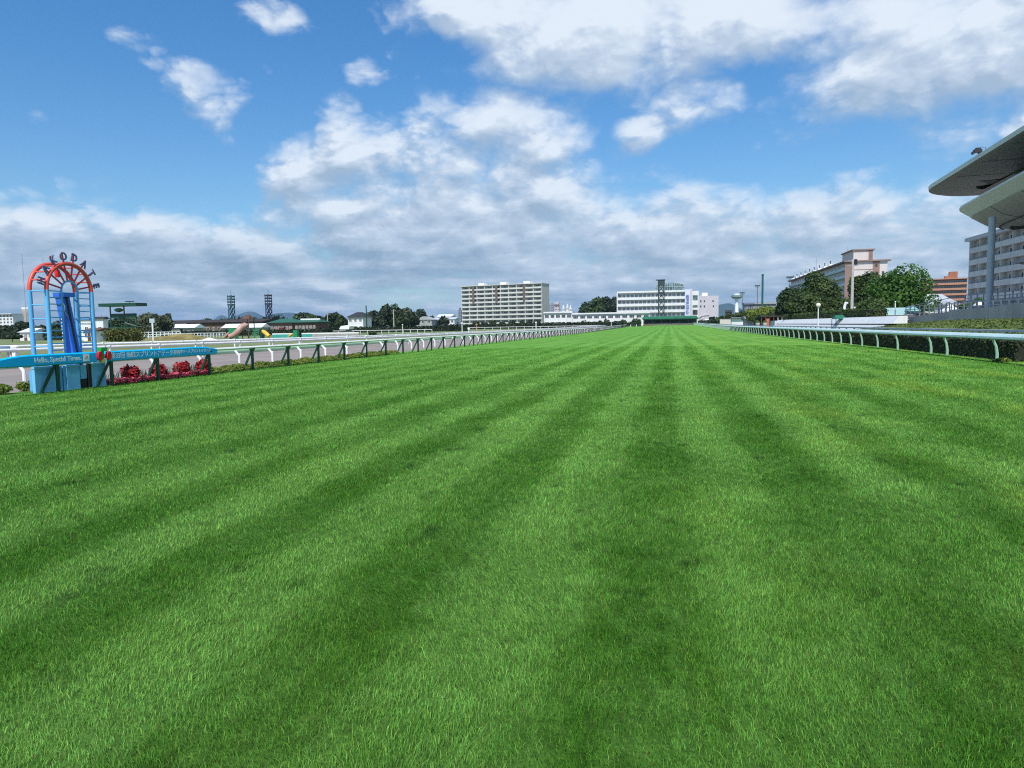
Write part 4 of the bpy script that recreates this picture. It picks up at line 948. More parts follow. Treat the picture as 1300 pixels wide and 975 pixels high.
for i, (px, pt, wpx, Y, lab) in enumerate(((163, 404, 20, 240, 'dark tree behind the right-hand side of the judging stand'), (178, 408, 18, 235, 'low dark tree between the judging stand and the grey-olive trees'), (140, 406, 18, 238, 'dark tree showing between the arch and the judging stand pillar'))): tree('dark_tree', lab, at(px, 411, Y).x, Y, zz(px, pt, Y), wpx * sc(px, Y), 190 + i, LEAF_DARK, tf=0.1)
# white timing board on a post, white paddock fence, brown grass mound
Y = 120; p = at(193.5, 411, Y); t = thing('sign_board', 'grey-white square board on a white post beside the olive bush', 'sign', (p.x, p.y, 0))
MB().tube([(p.x, p.y, 0), (p.x, p.y, zz(193, 410, Y))], 0.16, 8).build('post', WHITE, t)
MB().box(p.x - 0.55, p.x + 0.55, Y - 0.12, Y + 0.12, zz(193, 410, Y), zz(193, 404.5, Y)).build('board', mat('pale_grey_board', (0.42, 0.47, 0.50), 0.5), t)
def wfence(name, label, A, B, h, n, m=WHITE, rails=(0.45, 0.95), r=0.07):
    A, B = Vector(A), Vector(B); t = thing(name, label, 'fence', A)
    for k in rails: MB().bar(A + Vector((0, 0, h * k)), B + Vector((0, 0, h * k)), 0.08, 0.16).build('rail', m, t)
    me = MB().box(-r, r, -r, r, 0, h).mesh('post', m); rz = math.atan2(B.y - A.y, B.x - A.x)
    for i in range(n + 1): q = A + (B - A) * (i / n) - A; inst('post', me, t, q, rz)
    return t
wfence('paddock_fence', 'white post-and-rail paddock fence behind the brown grass mound', (at(172, 411, 150).x, 150, 0), (at(228, 411, 158).x, 158, 0), 1.75, 11, rails=(0.30, 0.62, 0.95), r=0.10)
wfence('paddock_fence', 'white low fence running from the mound towards the playground', (at(229, 411, 158).x, 158, 0), (at(286, 411, 170).x, 170, 0), 1.25, 14, rails=(0.5, 0.95))
def mound(name, px, Y, wx, wy, h, m):
    p = at(px, 411, Y); mb = MB(); n = 18; vs = []; fs = []
    for j in range(n + 1):
        for i in range(n + 1):
            u, v = i / n * 2 - 1, j / n * 2 - 1; r = min(1, math.hypot(u, v)); vs.append((p.x + u * wx, p.y + v * wy, h * (0.5 + 0.5 * math.cos(PI * r)) * (1 + 0.12 * math.sin(7 * u + 3 * v)) - 0.05))
    for j in range(n):
        for i in range(n): fs.append((j * (n + 1) + i, j * (n + 1) + i + 1, (j + 1) * (n + 1) + i + 1, (j + 1) * (n + 1) + i))
    mb.add(vs, fs); return setting(name, mb, m, True)
mound('grass_mound', 226, 128, 11, 5, 1.25, mat('dry_brown_grass', (0.19, 0.155, 0.05), 0.95, 0.4, 0.5, bump=0.5))
# olive trees behind
tree('silvery_tree', 'grey-olive loose willow-like tree right of the judging stand', at(192, 411, 190).x, 190, zz(192, 396, 190), 34 * sc(192, 190), 140, LEAF_OLIVE, tf=0.1)
tree('silvery_tree', 'smaller grey-green tree beside the larger grey-olive one', at(212, 411, 195).x, 195, zz(212, 399, 195), 16 * sc(212, 195), 141, LEAF_OLIVE, tf=0.15)
# long dark stable with white-roofed sheds before it
Y = 250
t = house('stable_block', 'long low dark stable block with an unbroken roof line across the infield', 205, 332, Y, 0.0, zz(265, 409.5, Y), 1.2, TIMBER, ROOFB, 12, 'stable', nwin=18, door=False, over=1.0)
PALESHEET = mat('white_sheet_roof', (0.72, 0.74, 0.76), 0.45, 0.06, 0.4)
for (a, b, Y, yt, lab, nw) in ((206, 228, 205, 411.5, 'open shed with a long white roof right of the grey-olive trees', 4), (231.5, 246, 205, 411.5, 'shorter shed with a white sloping roof in the middle of the infield', 2), (283, 331, 215, 411.3, 'long shed with a white roof behind the playground tower', 6)):
    house('white_roofed_shed', lab, a, b, Y, 0.0, zz(a, 416.5, Y), max(0.5, zz(a, yt, Y) - zz(a, 416.5, Y)), GREYW, PALESHEET, 5, 'shed', nwin=nw, door=False, over=0.6)
# market parasol
p = at(265, 411, 100); t = thing('parasol', 'wide white parasol on the lawn behind the white rails', 'parasol', (p.x, p.y, 0)); zc = zz(265, 432, 100)
MB().lathe([(1.35, 0.0), (1.3, 0.05), (0.1, 0.42)], (p.x, p.y, zc), 12).build('canopy', WHITE, t); MB().tube([(p.x, p.y, 0), (p.x, p.y, zc + 0.02)], 0.04, 6).build('pole', STEEL, t)

# playground
PG = 130
def pgx(px): return at(px, 411, PG).x
def pgz(px, py): return at(px, py, PG).z
t = thing('play_tower', 'playground tower with brown roof, green panels and winding pinkish tube slide', 'playground', (pgx(312), PG, 0))
SLIDE = mat('faded_pink_slide', (0.42, 0.25, 0.21), 0.45, 0.15, 1.5); PGREEN = mat('playground_green', (0.01, 0.22, 0.09), 0.5, 0.1, 1.0); YEL = mat('playground_yellow', (0.68, 0.42, 0.05), 0.45, 0.08, 1.0)
q = pgz(312, 405)
MB().gable(pgx(310), pgx(320), PG - 1.0, PG + 1.0, q, pgz(312, 399.5), 'x', 0.6).build('roof', mat('brown_shingle', (0.10, 0.045, 0.03), 0.8, 0.2, 2), t)
for (px, yy) in ((311, -1), (319, -1), (311, 1), (319, 1)): MB().tube([(pgx(px), PG + yy, 0), (pgx(px), PG + yy, q)], 0.1, 8).build('post', TIMBER, t)
MB().tube([(pgx(315), PG - 1.0, pgz(315, 413)), (pgx(313.5), PG - 1.9, pgz(313, 415)), (pgx(310), PG - 2.4, pgz(310, 421)), (pgx(306), PG - 2.6, pgz(306, 425)), (pgx(301), PG - 2.8, 0.5)], [0.62, 0.62, 0.6, 0.55, 0.5], 12).build('tube_slide', SLIDE, t, True)
MB().box(pgx(294.5), pgx(303), PG - 1.2, PG - 1.05, 0.2, pgz(300, 417)).build('green_panel', PGREEN, t)
MB().box(pgx(311), pgx(319), PG - 1.0, PG + 1.0, pgz(313, 417), pgz(313, 416)).build('deck', TIMBER, t)
mb = MB()
for k in range(6): mb.tube([(pgx(320.5 + 2 * k), PG - 1, 0.1), (pgx(324 + 1.0 * k), PG - 0.4, pgz(322, 418))], 0.05, 5)
for k in range(5): mb.tube([(pgx(320.5 + 0.5 * k), PG - 0.9 + 0.1 * k, 0.4 + 0.4 * k), (pgx(331 - 0.6 * k), PG - 0.9 + 0.1 * k, 0.4 + 0.4 * k)], 0.05, 5)
mb.build('climbing_net', PGREEN, t)
t = thing('straight_slide', 'straight pinkish slide with green steps left of the playground tower', 'slide', (pgx(287), PG + 1, 0))
MB().bar((pgx(281), PG + 1, 0.4), (pgx(293), PG + 1, pgz(292, 418)), 1.0, 0.35, 0, (0, 0, 1)).build('chute', SLIDE, t); MB().bar((pgx(294), PG + 1, pgz(292, 418) - 0.1), (pgx(297), PG + 1, 0.1), 0.8, 0.15).build('steps', PGREEN, t)
for k in (288, 292): MB().tube([(pgx(k), PG + 1, 0), (pgx(k), PG + 1, pgz(k, 424 - (k - 288)))], 0.07, 6).build('leg', PGREEN, t)
t = thing('small_slide', 'small yellow slide on a dark green frame right of the playground tower', 'slide', (pgx(337), PG, 0))
MB().tube([(pgx(333), PG, pgz(334, 421)), (pgx(336), PG - 0.2, pgz(334, 422)), (pgx(339.5), PG - 0.4, 0.9), (pgx(342.5), PG - 0.5, 0.45)], [0.4, 0.45, 0.45, 0.4], 10).build('chute', YEL, t, True); MB().box(pgx(331), pgx(333.5), PG - 0.5, PG + 0.5, 0, pgz(334, 420)).build('frame', DKGREEN, t)
t = thing('spring_ride', 'low yellow and green play ramp furthest right in the playground', 'ramp', (pgx(371), PG, 0))
MB().bar((pgx(366), PG, 0.35), (pgx(373), PG, pgz(372, 423)), 0.8, 0.2).build('ramp', YEL, t); MB().box(pgx(373), pgx(378), PG - 0.4, PG + 0.4, 0, pgz(375, 419)).build('frame', PGREEN, t)
t = thing('pool_wall', 'low white and turquoise wall beyond the yellow slides', 'wall', (pgx(392), PG + 8, 0)); a, b = at(345, 411, PG + 8).x, at(455, 411, PG + 8).x
MB().box(a, b, PG + 8, PG + 8.3, 0.75, zz(400, 422.5, PG + 8)).build('white_band', WHITE, t); MB().box(a, at(352, 411, PG + 8).x + 8, PG + 7.94, PG + 8.34, 0, 0.747).build('turquoise_band', mat('turquoise_paint', (0.05, 0.32, 0.28), 0.5), t); MB().box(at(352, 411, PG + 8).x + 8, b, PG + 8.0, PG + 8.3, 0, 0.747).build('grey_band', GREYCON, t)
# lattice board towers
def lattice(name, label, px, ptop, pbox, wpx, Y, m, group, boxm, cat='tower'):
    p = at(px, 411, Y); w = wpx * sc(px, Y) / 2; h = zz(px, ptop, Y); hb = zz(px, pbox, Y); t = thing(name, label, cat, (p.x, p.y, 0), 0, group)
    for (sx, sy) in ((-1, -1), (1, -1), (1, 1), (-1, 1)): MB().tube([(sx * w * 0.8, sy * w * 0.8, 0), (sx * w * 0.8, sy * w * 0.8, h)], w * 0.14, 6).build('leg', m, t, False, True)
    mb = MB(); n = max(4, int(hb / (w * 2.0)))
    for k in range(n):
        z0, z1 = hb * k / n, hb * (k + 1) / n
        for sy in (-1, 1):
            mb.bar((-w * .8, sy * w * .8, z0), (w * .8, sy * w * .8, z1), w * 0.17); mb.bar((w * .8, sy * w * .8, z0), (-w * .8, sy * w * .8, z1), w * 0.17); mb.bar((-w * .8, sy * w * .8, z1), (w * .8, sy * w * .8, z1), w * 0.17)
            mb.bar((sy * w * .8, -w * .8, z0), (sy * w * .8, w * .8, z1), w * 0.17); mb.bar((sy * w * .8, -w * .8, z1), (sy * w * .8, w * .8, z1), w * 0.17)
    mb.build('bracing', m, t, False, True)
    return t, w, h, hb
TOWB = mat('dark_teal_steel', (0.02, 0.075, 0.085), 0.5, 0.15, 0.5); TOWN = mat('dark_navy_steel', (0.022, 0.03, 0.06), 0.5, 0.15, 0.5)
for (px, ptop, pbox, m, lab) in ((294.8, 374.5, 388.5, TOWB, 'teal lattice tower with stacked light boxes, nearer the judging stand'), (342, 373.2, 387.5, TOWN, 'navy lattice tower with stacked light boxes, behind the green-roofed pavilion')):
    t, w, h, hb = lattice('light_tower', lab, px, ptop, pbox, 6.8, 300, m, 'lattice light towers in the infield', m)
    n = 4
    for k in range(n):
        z0 = hb + (h - hb) * k / n; MB().box(-w, w, -w, w, z0 + 0.25, z0 + (h - hb) / n * 0.72).build('light_box', m, t, False, True)
    MB().tube([(0, 0, h), (0, 0, h + 2.2)], 0.07, 5).build('lightning_rod', m, t, False, True)
# green-roofed pavilions
house('green_roofed_pavilion', 'brown pavilion with a green gabled roof right of the navy tower', 343, 371, 230, None, zz(357, 410.5, 230), zz(357, 405.3, 230) - zz(357, 410.5, 230), mat('red_brown_boards', (0.22, 0.12, 0.09), 0.8, 0.2, 0.8), ROOFG, 9, 'pavilion', nwin=6, over=1.0, hip=3.0)
t = house('green_roofed_pavilion', 'brown pavilion whose green roof carries a white ridge band', 374, 401, 225, None, zz(388, 410, 225), zz(388, 406.5, 225) - zz(388, 410, 225), TIMBER, ROOFG, 9, 'pavilion', nwin=6, over=0.8, hip=0.5)
W_ = 27 * sc(388, 225); MB().box(0, W_, 4.2, 4.8, zz(388, 406.5, 225) - 0.3, zz(388, 405, 225)).build('ridge_band', WHITE, t, False, True)
p = at(369.5, 411, 228); t = thing('red_booth', 'small red booth squeezed between the two green-roofed pavilions', 'booth', (p.x, 222, 0)); MB().box(-0.8, 0.8, -0.8, 0.8, 0, 2.3).build('wall', mat('red_booth_paint', (0.45, 0.06, 0.04), 0.5), t, False, True); MB().gable(-1, 1, -1, 1, 2.303, 2.9).build('roof', TIMBER, t, False, True)
# trees along the back of the infield
TR = [(262, 405, 22, 275, 'dark tree rising over the left half of the stable roof'), (287, 404, 20, 280, 'dark tree at the foot of the teal lattice tower'), (304, 401.5, 20, 275, 'dark green tree between the two lattice towers, nearer the teal one'), (324, 403, 22, 280, 'dark tree behind the playground tower roof'), (338, 401.5, 16, 285, 'dark tree at the foot of the navy lattice tower'), (356, 400.5, 26, 290, 'dark tree behind the green gabled roof'),
      (388, 396.5, 34, 290, 'broad dark tree rising like a hill behind the second pavilion'), (408, 399, 20, 285, 'dark tree left of the pale concrete pole'), (424, 395.8, 22, 280, 'rounded dark tree right of the pale concrete pole'), (434, 399.5, 16, 270, 'low dark tree beside the white house with the dark hipped roof'),
      (474, 391, 18, 290, 'tall dark tree at the left end of the big tree clump'), (486, 388, 22, 285, 'dark tree in the left half of the big tree clump'), (496, 384.5, 26, 290, 'tallest dark tree of the big tree clump'), (514, 389, 22, 290, 'grey-green thin-topped tree of the big clump'), (524, 394, 18, 285, 'lower dark tree at the right end of the big clump'), (507, 397, 22, 275, 'low dark tree at the front of the big clump'), (480, 399, 20, 275, 'low dark tree at the front left of the big clump'),
      (534, 393.5, 16, 330, 'dark tree behind the grey gabled house'), (545, 399, 14, 335, 'small dark tree right behind the grey gabled house'), (563, 401, 14, 330, 'small green tree in front of the pale long house'), (575, 405, 12, 335, 'small dark tree left of the tall balcony block')]
for i, (px, pt, wpx, Y, lab) in enumerate(TR):
    tree('dark_tree', lab, at(px, 411, Y).x, Y, zz(px, pt, Y) - gz(Y), wpx * sc(px, Y), 200 + i, LEAF_OLIVE if 'grey-green' in lab else (LEAF_NEARBLACK if i % 3 else LEAF_DARK), tf=0.12, group='trees along the back of the infield', dens=0.9)
hedge('long_hedge', 'long low dark hedge along the back of the infield', at(240, 411, 265).x, at(780, 411, 330).x + 4, 326, 329, 2.0, LEAF_NEARBLACK, 9000, 0.55, 133)
hedge('infield_hedge', 'low dark hedge at the foot of the white house and big tree clump', at(330, 411, 236).x, at(592, 411, 236).x, 235, 237.2, 1.75, LEAF_NEARBLACK, 7000, 0.4, 135)
hedge('infield_hedge', 'dark hedge line in front of the stable block and pavilions', at(205, 411, 195).x, at(420, 411, 195).x, 194, 196, 1.5, LEAF_NEARBLACK, 6000, 0.35, 134)
t, h = mast('utility_pole', 'pale concrete utility pole between dark trees left of the white house', 416, 396, 240, 0.22, mat('pale_concrete_pole', (0.42, 0.40, 0.37), 0.8), 'pole'); MB().bar((-1, 0, h - 0.5), (1, 0, h - 0.5), 0.12).build('crossarm', STEEL, t, False, True)
t, h = mast('utility_pole', 'pale utility pole standing in front of the big tree clump', 500, 393, 240, 0.22, MATS['pale_concrete_pole'], 'pole'); MB().bar((-1, 0, h - 0.5), (1, 0, h - 0.5), 0.12).build('crossarm', STEEL, t, False, True)
mast('green_pole', 'dark green steel pole at the left end of the big tree clump', 465.5, 388, 240, 0.24, DKGREEN, 'pole', taper=0.9)
# white house with hipped roof
t = house('hip_roofed_house', 'two-storey white house with a dark hipped roof left of the big tree clump', 442, 461, 255, None, zz(451, 402.5, 255) - gz(255), zz(451, 396, 255) - zz(451, 402.5, 255), CHALK, ROOFD, 8, nwin=3, floors=2, hip=2.6, over=0.7)
house('grey_gabled_house', 'grey two-storey house with a low gable right of the big tree clump', 527, 548, 320, None, zz(535, 406, 320) - gz(320), 1.6, GREYW, mat('grey_sheet_roof', (0.35, 0.37, 0.38), 0.5), 9, nwin=3, floors=2, axis='y')
house('pale_long_house', 'long pale house with dark windows between the grey house and the balcony block', 549, 577, 330, None, zz(560, 405.5, 330) - gz(330), 1.0, CHALK, mat('pale_blue_grey_roof', (0.50, 0.54, 0.57), 0.5), 9, nwin=5, floors=2)
house('white_hall', 'low far white hall roof glimpsed above the pale long house', 555, 573, 420, None, zz(560, 402, 420) - gz(420), 1.5, CHALK, PALESHEET, 10, nwin=3)
# white canopy kiosk
p = at(440, 411, 150); t = thing('canopy_kiosk', 'white boat-shaped canopy on a grey stem in front of the hip-roofed house', 'kiosk', (p.x, p.y, 0)); s = sc(440, 150) * 1.2; zc = zz(440, 418, 150)
MB().prism([(p.x - 6 * s, p.y - 1.2, zc + 0.1), (p.x - 4 * s, p.y - 1.2, zc + 0.75), (p.x + 4.5 * s, p.y - 1.2, zc + 0.95), (p.x + 6 * s, p.y - 1.2, zc + 0.7), (p.x + 5 * s, p.y - 1.2, zc - 0.02), (p.x - 5 * s, p.y - 1.2, zc - 0.02)], (0, 2.4, 0)).build('canopy', WHITE, t)
MB().box(p.x - 4 * s, p.x + 5 * s, p.y - 0.8, p.y + 0.8, zc - 0.25, zc - 0.023).build('soffit', BLACK, t); MB().box(p.x - 0.4 * s, p.x + 4.5 * s, p.y - 0.5, p.y + 0.5, 0, zc - 0.253).build('stem', GREYCON, t)
shrub('yucca', 'dark spiky shrub right of the white canopy kiosk', at(473, 411, 140).x, 140, 1.3, 1.9, 1.5, LEAF_DARK, 500, 0.2, 151, cat='plant')
shrub('potted_palm', 'small dark green bush standing by the yellow play ramp', at(377, 411, 133).x, 133.5, 1.9, 1.2, 1.2, LEAF_DARK, 400, 0.2, 152, cat='plant')
# far rails across the infield
wfence('far_rail', 'long pale rail of the far straight crossing behind the parasol and playground', (at(255, 411, 215).x, 190, 0), (at(600, 411, 215).x - 10, 205, 0), 1.2, 40, OFFW, (0.95,), 0.07)
wfence('far_rail', 'second pale rail of the far straight nearer the long dark hedge', (at(420, 411, 250).x, 250, 0.3), (at(760, 411, 270).x, 262, 0.35), 1.2, 34, OFFW, (0.95,), 0.07)
strip('far_turf', -420, -28.6, 205, 246, 0.012, mat('far_pale_turf', (0.13, 0.20, 0.07), 0.95, 0.25, 0.08), 2)
# furlong markers
for (px, ptop, Y, m, lab) in ((586.5, 410, 150, WHITE, 'slim white marker post below the left corner of the balcony block'), (595, 417, 110, WHITE, 'short white marker post among the white rails left of the orange pole'), (605, 411.5, 140, mat('orange_white_pole', (0.55, 0.25, 0.12), 0.5), 'orange marker pole below the balcony block'), (680.5, 409, 150, WHITE, 'white marker post with a round head below the right end of the balcony block'), (776, 408, 260, WHITE, 'white marker post at the far end of the white rails'), (511, 412, 170, OFFW, 'thin pale marker post beyond the rails below the big tree clump')):
    p = at(px, 411, Y); zt = at(px, ptop, Y).z; t = thing('marker_post', lab, 'post', (p.x, p.y, gz(Y) - 0.02)); h = zt - gz(Y)
    MB().tube([(0, 0, 0), (0, 0, h)], 0.09, 8).build('shaft', m, t, True, True); MB().lathe([(0.02, 0), (0.2, 0.12), (0.22, 0.3), (0.02, 0.45)], (0, 0, h - 0.3), 10).build('head', m, t, True, True)

# ================================================================== CENTRE BACKGROUND
# ten-storey balcony block
A, B = at(588, 411, 486), at(689, 411, 472); Zb = 0.6; Hb = at(640, 362, 479).z - Zb
BALC = mat('grey_white_balcony', (0.60, 0.60, 0.55), 0.7, 0.06, 0.3, streak=0.12); WALLB = mat('grey_beige_wall', (0.44, 0.44, 0.40), 0.8, 0.08, 0.3)
t, W, fh = flats('apartment_block', 'long ten-storey grey-white balcony block beyond the white rails', A, B, 12, Hb, 10, 10, WALLB, BALC, Zb, 2.9, bal_out=1.5, par=0.95)
for i in range(11): MB().box(max(0, W * i / 10 - 0.16), min(W, W * i / 10 + 0.16), -1.38, -0.006, 0, Hb - 0.02).build('party_wall', BALC, t, False, True)
BRN = mat('brown_tile_stripe', (0.14, 0.10, 0.085), 0.7, 0.1, 0.5)
for f_ in (0.155, 0.45, 0.79): MB().box(W * f_ - 0.9, W * f_ + 0.9, -1.56, -1.502, Hb * 0.60, Hb - 0.01).build('tile_stripe', BRN, t, False, True)
for f_ in (0.22, 0.50, 0.79): MB().box(W * f_ - 2.2, W * f_ + 2.2, 3, 8, Hb + 0.45, Hb + 2.2).build('roof_plant', WHITE, t, False, True)
for k, px in enumerate((604, 615, 626, 638, 650, 662, 672, 682)):
    shrub('young_tree', 'small tree in the row along the foot of the balcony block', at(px, 411, 462).x, 462, 4.2 + rnd.random() * 2, 5.5, 4, LEAF_DARK, 420, 0.75, 160 + k, 'young trees along the foot of the balcony block', cat='tree')
# slim far towers
def tower(name, label, px0, px1, pt, Y, m, n=9):
    A, B = at(px0, 411, Y), at(px1, 411, Y); h = at((px0 + px1) / 2, pt, Y).z; t, W = facing(name, label, 'tower block', A, B, 0.9); MB().box(0, W, 0, W * 0.8, 0, h).build('wall', m, t, False, True)
    wm = window_mesh(W * 0.22, h / n * 0.5); windows(t, [(wm, W * (i + 0.5) / 3, -0.025, h * (f + 0.3) / n) for f in range(n) for i in range(3)])
    MB().box(W * 0.3, W * 0.7, W * 0.2, W * 0.6, h, h + 2.5).build('roof_plant', m, t, False, True); return t, W, h
tower('tower_block', 'distant blue-grey tower block right of the ten-storey block', 697.5, 703, 387, 1300, mat('blue_grey_cladding', (0.22, 0.26, 0.32), 0.6))
t, W, h = tower('tower_block', 'distant pale pink tower block with a red-brown top band', 704, 710, 385.5, 1200, mat('pale_pink_cladding', (0.55, 0.46, 0.46), 0.7)); MB().box(-0.1, W + 0.1, -0.12, -0.004, h * 0.86, h * 0.93).build('top_band', BRN, t, False, True)
tower('tower_block', 'small dark distant tower left of the ten-storey block', 582, 586, 395, 700, mat('dark_blue_cladding', (0.10, 0.12, 0.17), 0.6), 6)
for k, (a, b, pt, lab) in enumerate(((713.5, 717, 391.5, 'small white far building beside the pale pink tower block'), (719, 722, 390, 'slim white far building, tallest of the small white group'), (722.5, 726, 392, 'white far building with a reddish sign panel'))):
    t, W, h = tower('far_building', lab, a, b, pt, 700, CHALK, 4)
    if k == 2: MB().box(W * 0.2, W * 0.8, -0.1, -0.005, h * 0.5, h * 0.75).build('sign_panel', mat('faded_red_panel', (0.5, 0.12, 0.1), 0.5), t, False, True)
# low white buildings
def lowblock(name, label, px0, px1, ptop, Y, floors, bays, m, depth=10, z0=0.6, cat='building', win=None, band=True, panes=3):
    A, B = at(px0, 411, Y), at(px1, 411, Y); H = at((px0 + px1) / 2, ptop, Y).z - z0
    t, W = facing(name, label, cat, A, B, z0); fh = H / floors
    MB().box(0, W, 0, depth, 0, H).build('wall', m, t, False, True)
    if band: MB().box(-0.3, W + 0.3, -0.9, depth + 0.2, H + 0.004, H + 0.9).build('roof_band', m, t, False, True)
    wm = window_mesh(W / bays * (win or 0.7), fh * 0.42, panes, OFFW); windows(t, [(wm, W * (i + 0.5) / bays, -0.025, f * fh + fh * 0.34) for f in range(floors) for i in range(bays)])
    return t, W, H
lowblock('low_white_building', 'low white two-storey building right of the ten-storey block', 691, 726, 397.5, 440, 2, 5, CHALK)
lowblock('long_white_wing', 'long low white wing with a broad flat eave in front of the dark round trees', 726.5, 825, 398.5, 435, 2, 11, CHALK)
for k, px in enumerate((734, 741, 748, 755, 762, 770, 782, 792)):
    shrub('young_tree', 'small tree in the row in front of the long white wing', at(px, 411, 424).x, 424, 3.0 + 2.2 * rnd.random(), 3.6, 3, LEAF_OLIVE if k % 2 else LEAF_DARK, 300, 0.6, 170 + k, 'young trees in front of the long white wing', cat='tree')
shrub('rounded_bush', 'yellowish round bush left of the green shed', at(791, 411, 408).x, 408, 4.0, 4.5, 3.5, LEAF_MIXED, 700, 0.5, 180, cat='bush'); shrub('rounded_bush', 'larger dark green round bush touching the left end of the green shed', at(808, 411, 410).x, 410, 4.8, 6.0, 4, LEAF_DARK, 800, 0.5, 181, cat='bush')
hedge('far_hedge', 'dark hedge closing the end of the white rails left of the green shed', at(690, 411, 405).x, at(813, 411, 405).x, 404, 406, 1.7, LEAF_DARK, 3500, 0.5, 182)
# round dark trees
for i, (px, pt, wpx, lab) in enumerate(((745, 382, 22, 'left-hand round dark tree behind the long white wing'), (757, 377.5, 28, 'bright-topped round tree in the middle of the clump behind the white wing'), (771, 376, 26, 'tallest pointed tree of the clump behind the white wing'), (780, 378, 18, 'dark tree of the clump half hidden by the white hospital'), (764, 386, 26, 'low dark tree at the front of the clump behind the white wing'))):
    tree('round_tree', lab, at(px, 411, 520).x, 520, at(px, pt, 520).z - 0.9, wpx * sc(px, 520), 300 + i, (LEAF_DARK, LEAF_MIXED, LEAF_NEARBLACK, LEAF_NEARBLACK, LEAF_DARK)[i], tf=0.1, group='trees behind the long white wing')
# hospital
Y = 470; A, B = at(784.5, 411, Y), at(869, 411, Y); z0 = 0.85; H = at(826, 371.5, Y).z - z0
t, W = facing('hospital', 'white four-storey hospital with long balconies and a glass drum on its roof', 'hospital', A, B, z0); fh = H / 5
MB().box(0, W, 0, 16, 0, H).build('wall', mat('grey_white_render', (0.50, 0.51, 0.52), 0.8, 0.06, 0.3), t, False, True)
wm = window_mesh(W / 16 * 0.72, fh * 0.46, 3, OFFW, mat('blue_grey_window_glass', (0.10, 0.13, 0.15), 0.1, 0.3, 0.3)); windows(t, [(wm, W * (i + 0.5) / 16, -0.025, f * fh + fh * 0.35) for f in range(5) for i in range(16)])
for f in range(1, 5): MB().box(-0.2, W + 0.1, -1.7, -0.003, f * fh - 0.2, f * fh + 1.25).build('balcony', CHALK, t, False, True)
MB().box(-0.4, W + 0.2, -1.9, 16.2, H + 0.004, H + 1.1).build('roof_band', CHALK, t, False, True); MB().box(-0.6, -0.01, -1.9, 0.6, 0, H).build('end_fin', CHALK, t, False, True)
dx = (850.5 - 784.5) / 84.5 * W; r = 17.8 * sc(852, Y); hd = at(852, 359, Y + 8).z - z0 - H - 1.1
mb = MB(); mb.lathe([(r, 0), (r, hd * 0.62), (r * 0.96, hd * 0.80), (r * 0.78, hd * 0.93), (r * 0.45, hd * 1.0), (0.2, hd * 1.02)], (dx, 9, H + 1.1), 36)
dr = mb.build('glass_drum', GGLASS, t, True, True)
mb = MB()
for k in range(36):
    a = 2 * PI * k / 36; q = [(dx + (r + 0.06) * s_ * math.cos(a), 9 + (r + 0.06) * s_ * math.sin(a), H + 1.1 + z_) for (s_, z_) in ((1, 0), (1, hd * 0.62), (0.96, hd * 0.80), (0.78, hd * 0.93), (0.45, hd))]
    mb.tube(q, 0.14, 5)
mb.tube([(dx + (r + .06) * math.cos(2 * PI * k / 36), 9 + (r + .06) * math.sin(2 * PI * k / 36), H + 1.1 + hd * 0.45) for k in range(37)], 0.14, 5)
mb.build('drum_ribs', mat('drum_rib_grey', (0.36, 0.42, 0.42), 0.5), t, False, True)
# sign tower and annex of the hospital
PL = mat('pale_lilac_tile', (0.52, 0.50, 0.54), 0.7, 0.05, 0.3)
sx0, sx1 = W + 0.15, W + 3.2
MB().box(sx0, sx1, -1.9, 10, 0, H + 1.4).build('sign_tower', mat('pale_blue_white_panel', (0.58, 0.64, 0.76), 0.6, 0.04, 0.3), t, False, True)
MB().box(sx1 + 0.004, sx1 + 1.5, -2.1, 10, 0, H + 1.8).build('grey_pier', PL, t, False, True)
me = text_mesh('函\n館\n渡\n辺\n病\n院', 2.1, mat('deep_blue_lettering', (0.03, 0.06, 0.30), 0.5), basis((1, 0, 0), (0, 0, 1), (0, -1, 0), ((sx0 + sx1) / 2, -1.93, H * 0.60)), 0.02, 0.05, 'lettering'); inst('lettering', me, t)
gx = sx1 + 1.52
MB().box(gx, gx + 4.0, 0.5, 10, 0, H + 0.4).build('stair_tower', CHALK, t, False, True)
for f in range(3): MB().box(gx + 0.3, gx + 3.4, 0.40, 0.497, H * (0.30 + 0.22 * f) , H * (0.30 + 0.22 * f) + fh * (0.75 if f != 1 else 0.35)).build('stair_window', GGLASS if f else DGLASS, t, False, True)
A, B = at(887, 411, 482), at(912, 411, 486); H2 = at(900, 375.5, 484).z - z0
t, W = facing('annex', 'pale lilac-grey annex with scattered square windows right of the hospital sign', 'building', A, B, z0); MB().box(0, W, 0, 14, 0, H2).build('wall', PL, t, False, True)
wq = window_mesh(1.0, 1.3, 1, PL); its = [(wq, W * fx, -0.025, H2 * fz) for (fx, fz) in ((.10, .78), (.28, .78), (.72, .78), (.10, .60), (.28, .60), (.74, .60), (.55, .20), (.66, .20), (.78, .20), (.90, .20))]; windows(t, its)
MB().box(W * 0.28, W * 0.55, 4, 8, H2, H2 + 2.2).build('roof_plant', WHITE, t, False, True)
MB().prism([(-3.5, -2.2, 0), (W * 0.45, -2.2, 0), (W * 0.45, -2.2, H2 * 0.30), (W * 0.10, -2.2, H2 * 0.27), (-3.5, -2.2, H2 * 0.10)], (0, 2.19, 0)).build('ramp_wing', PL, t, False, True)
mb = MB(); mb.bar((-3.8, -2.35, H2 * 0.115), (W * 0.10, -2.35, H2 * 0.29), 0.25, 0.4); mb.bar((W * 0.10, -2.35, H2 * 0.29), (W * 0.47, -2.35, H2 * 0.32), 0.25, 0.4); mb.build('ramp_roof', mat('dark_grey_metal', (0.08, 0.08, 0.09), 0.5), t, False, True)
wq2 = window_mesh(0.9, 1.9, 1, PL)
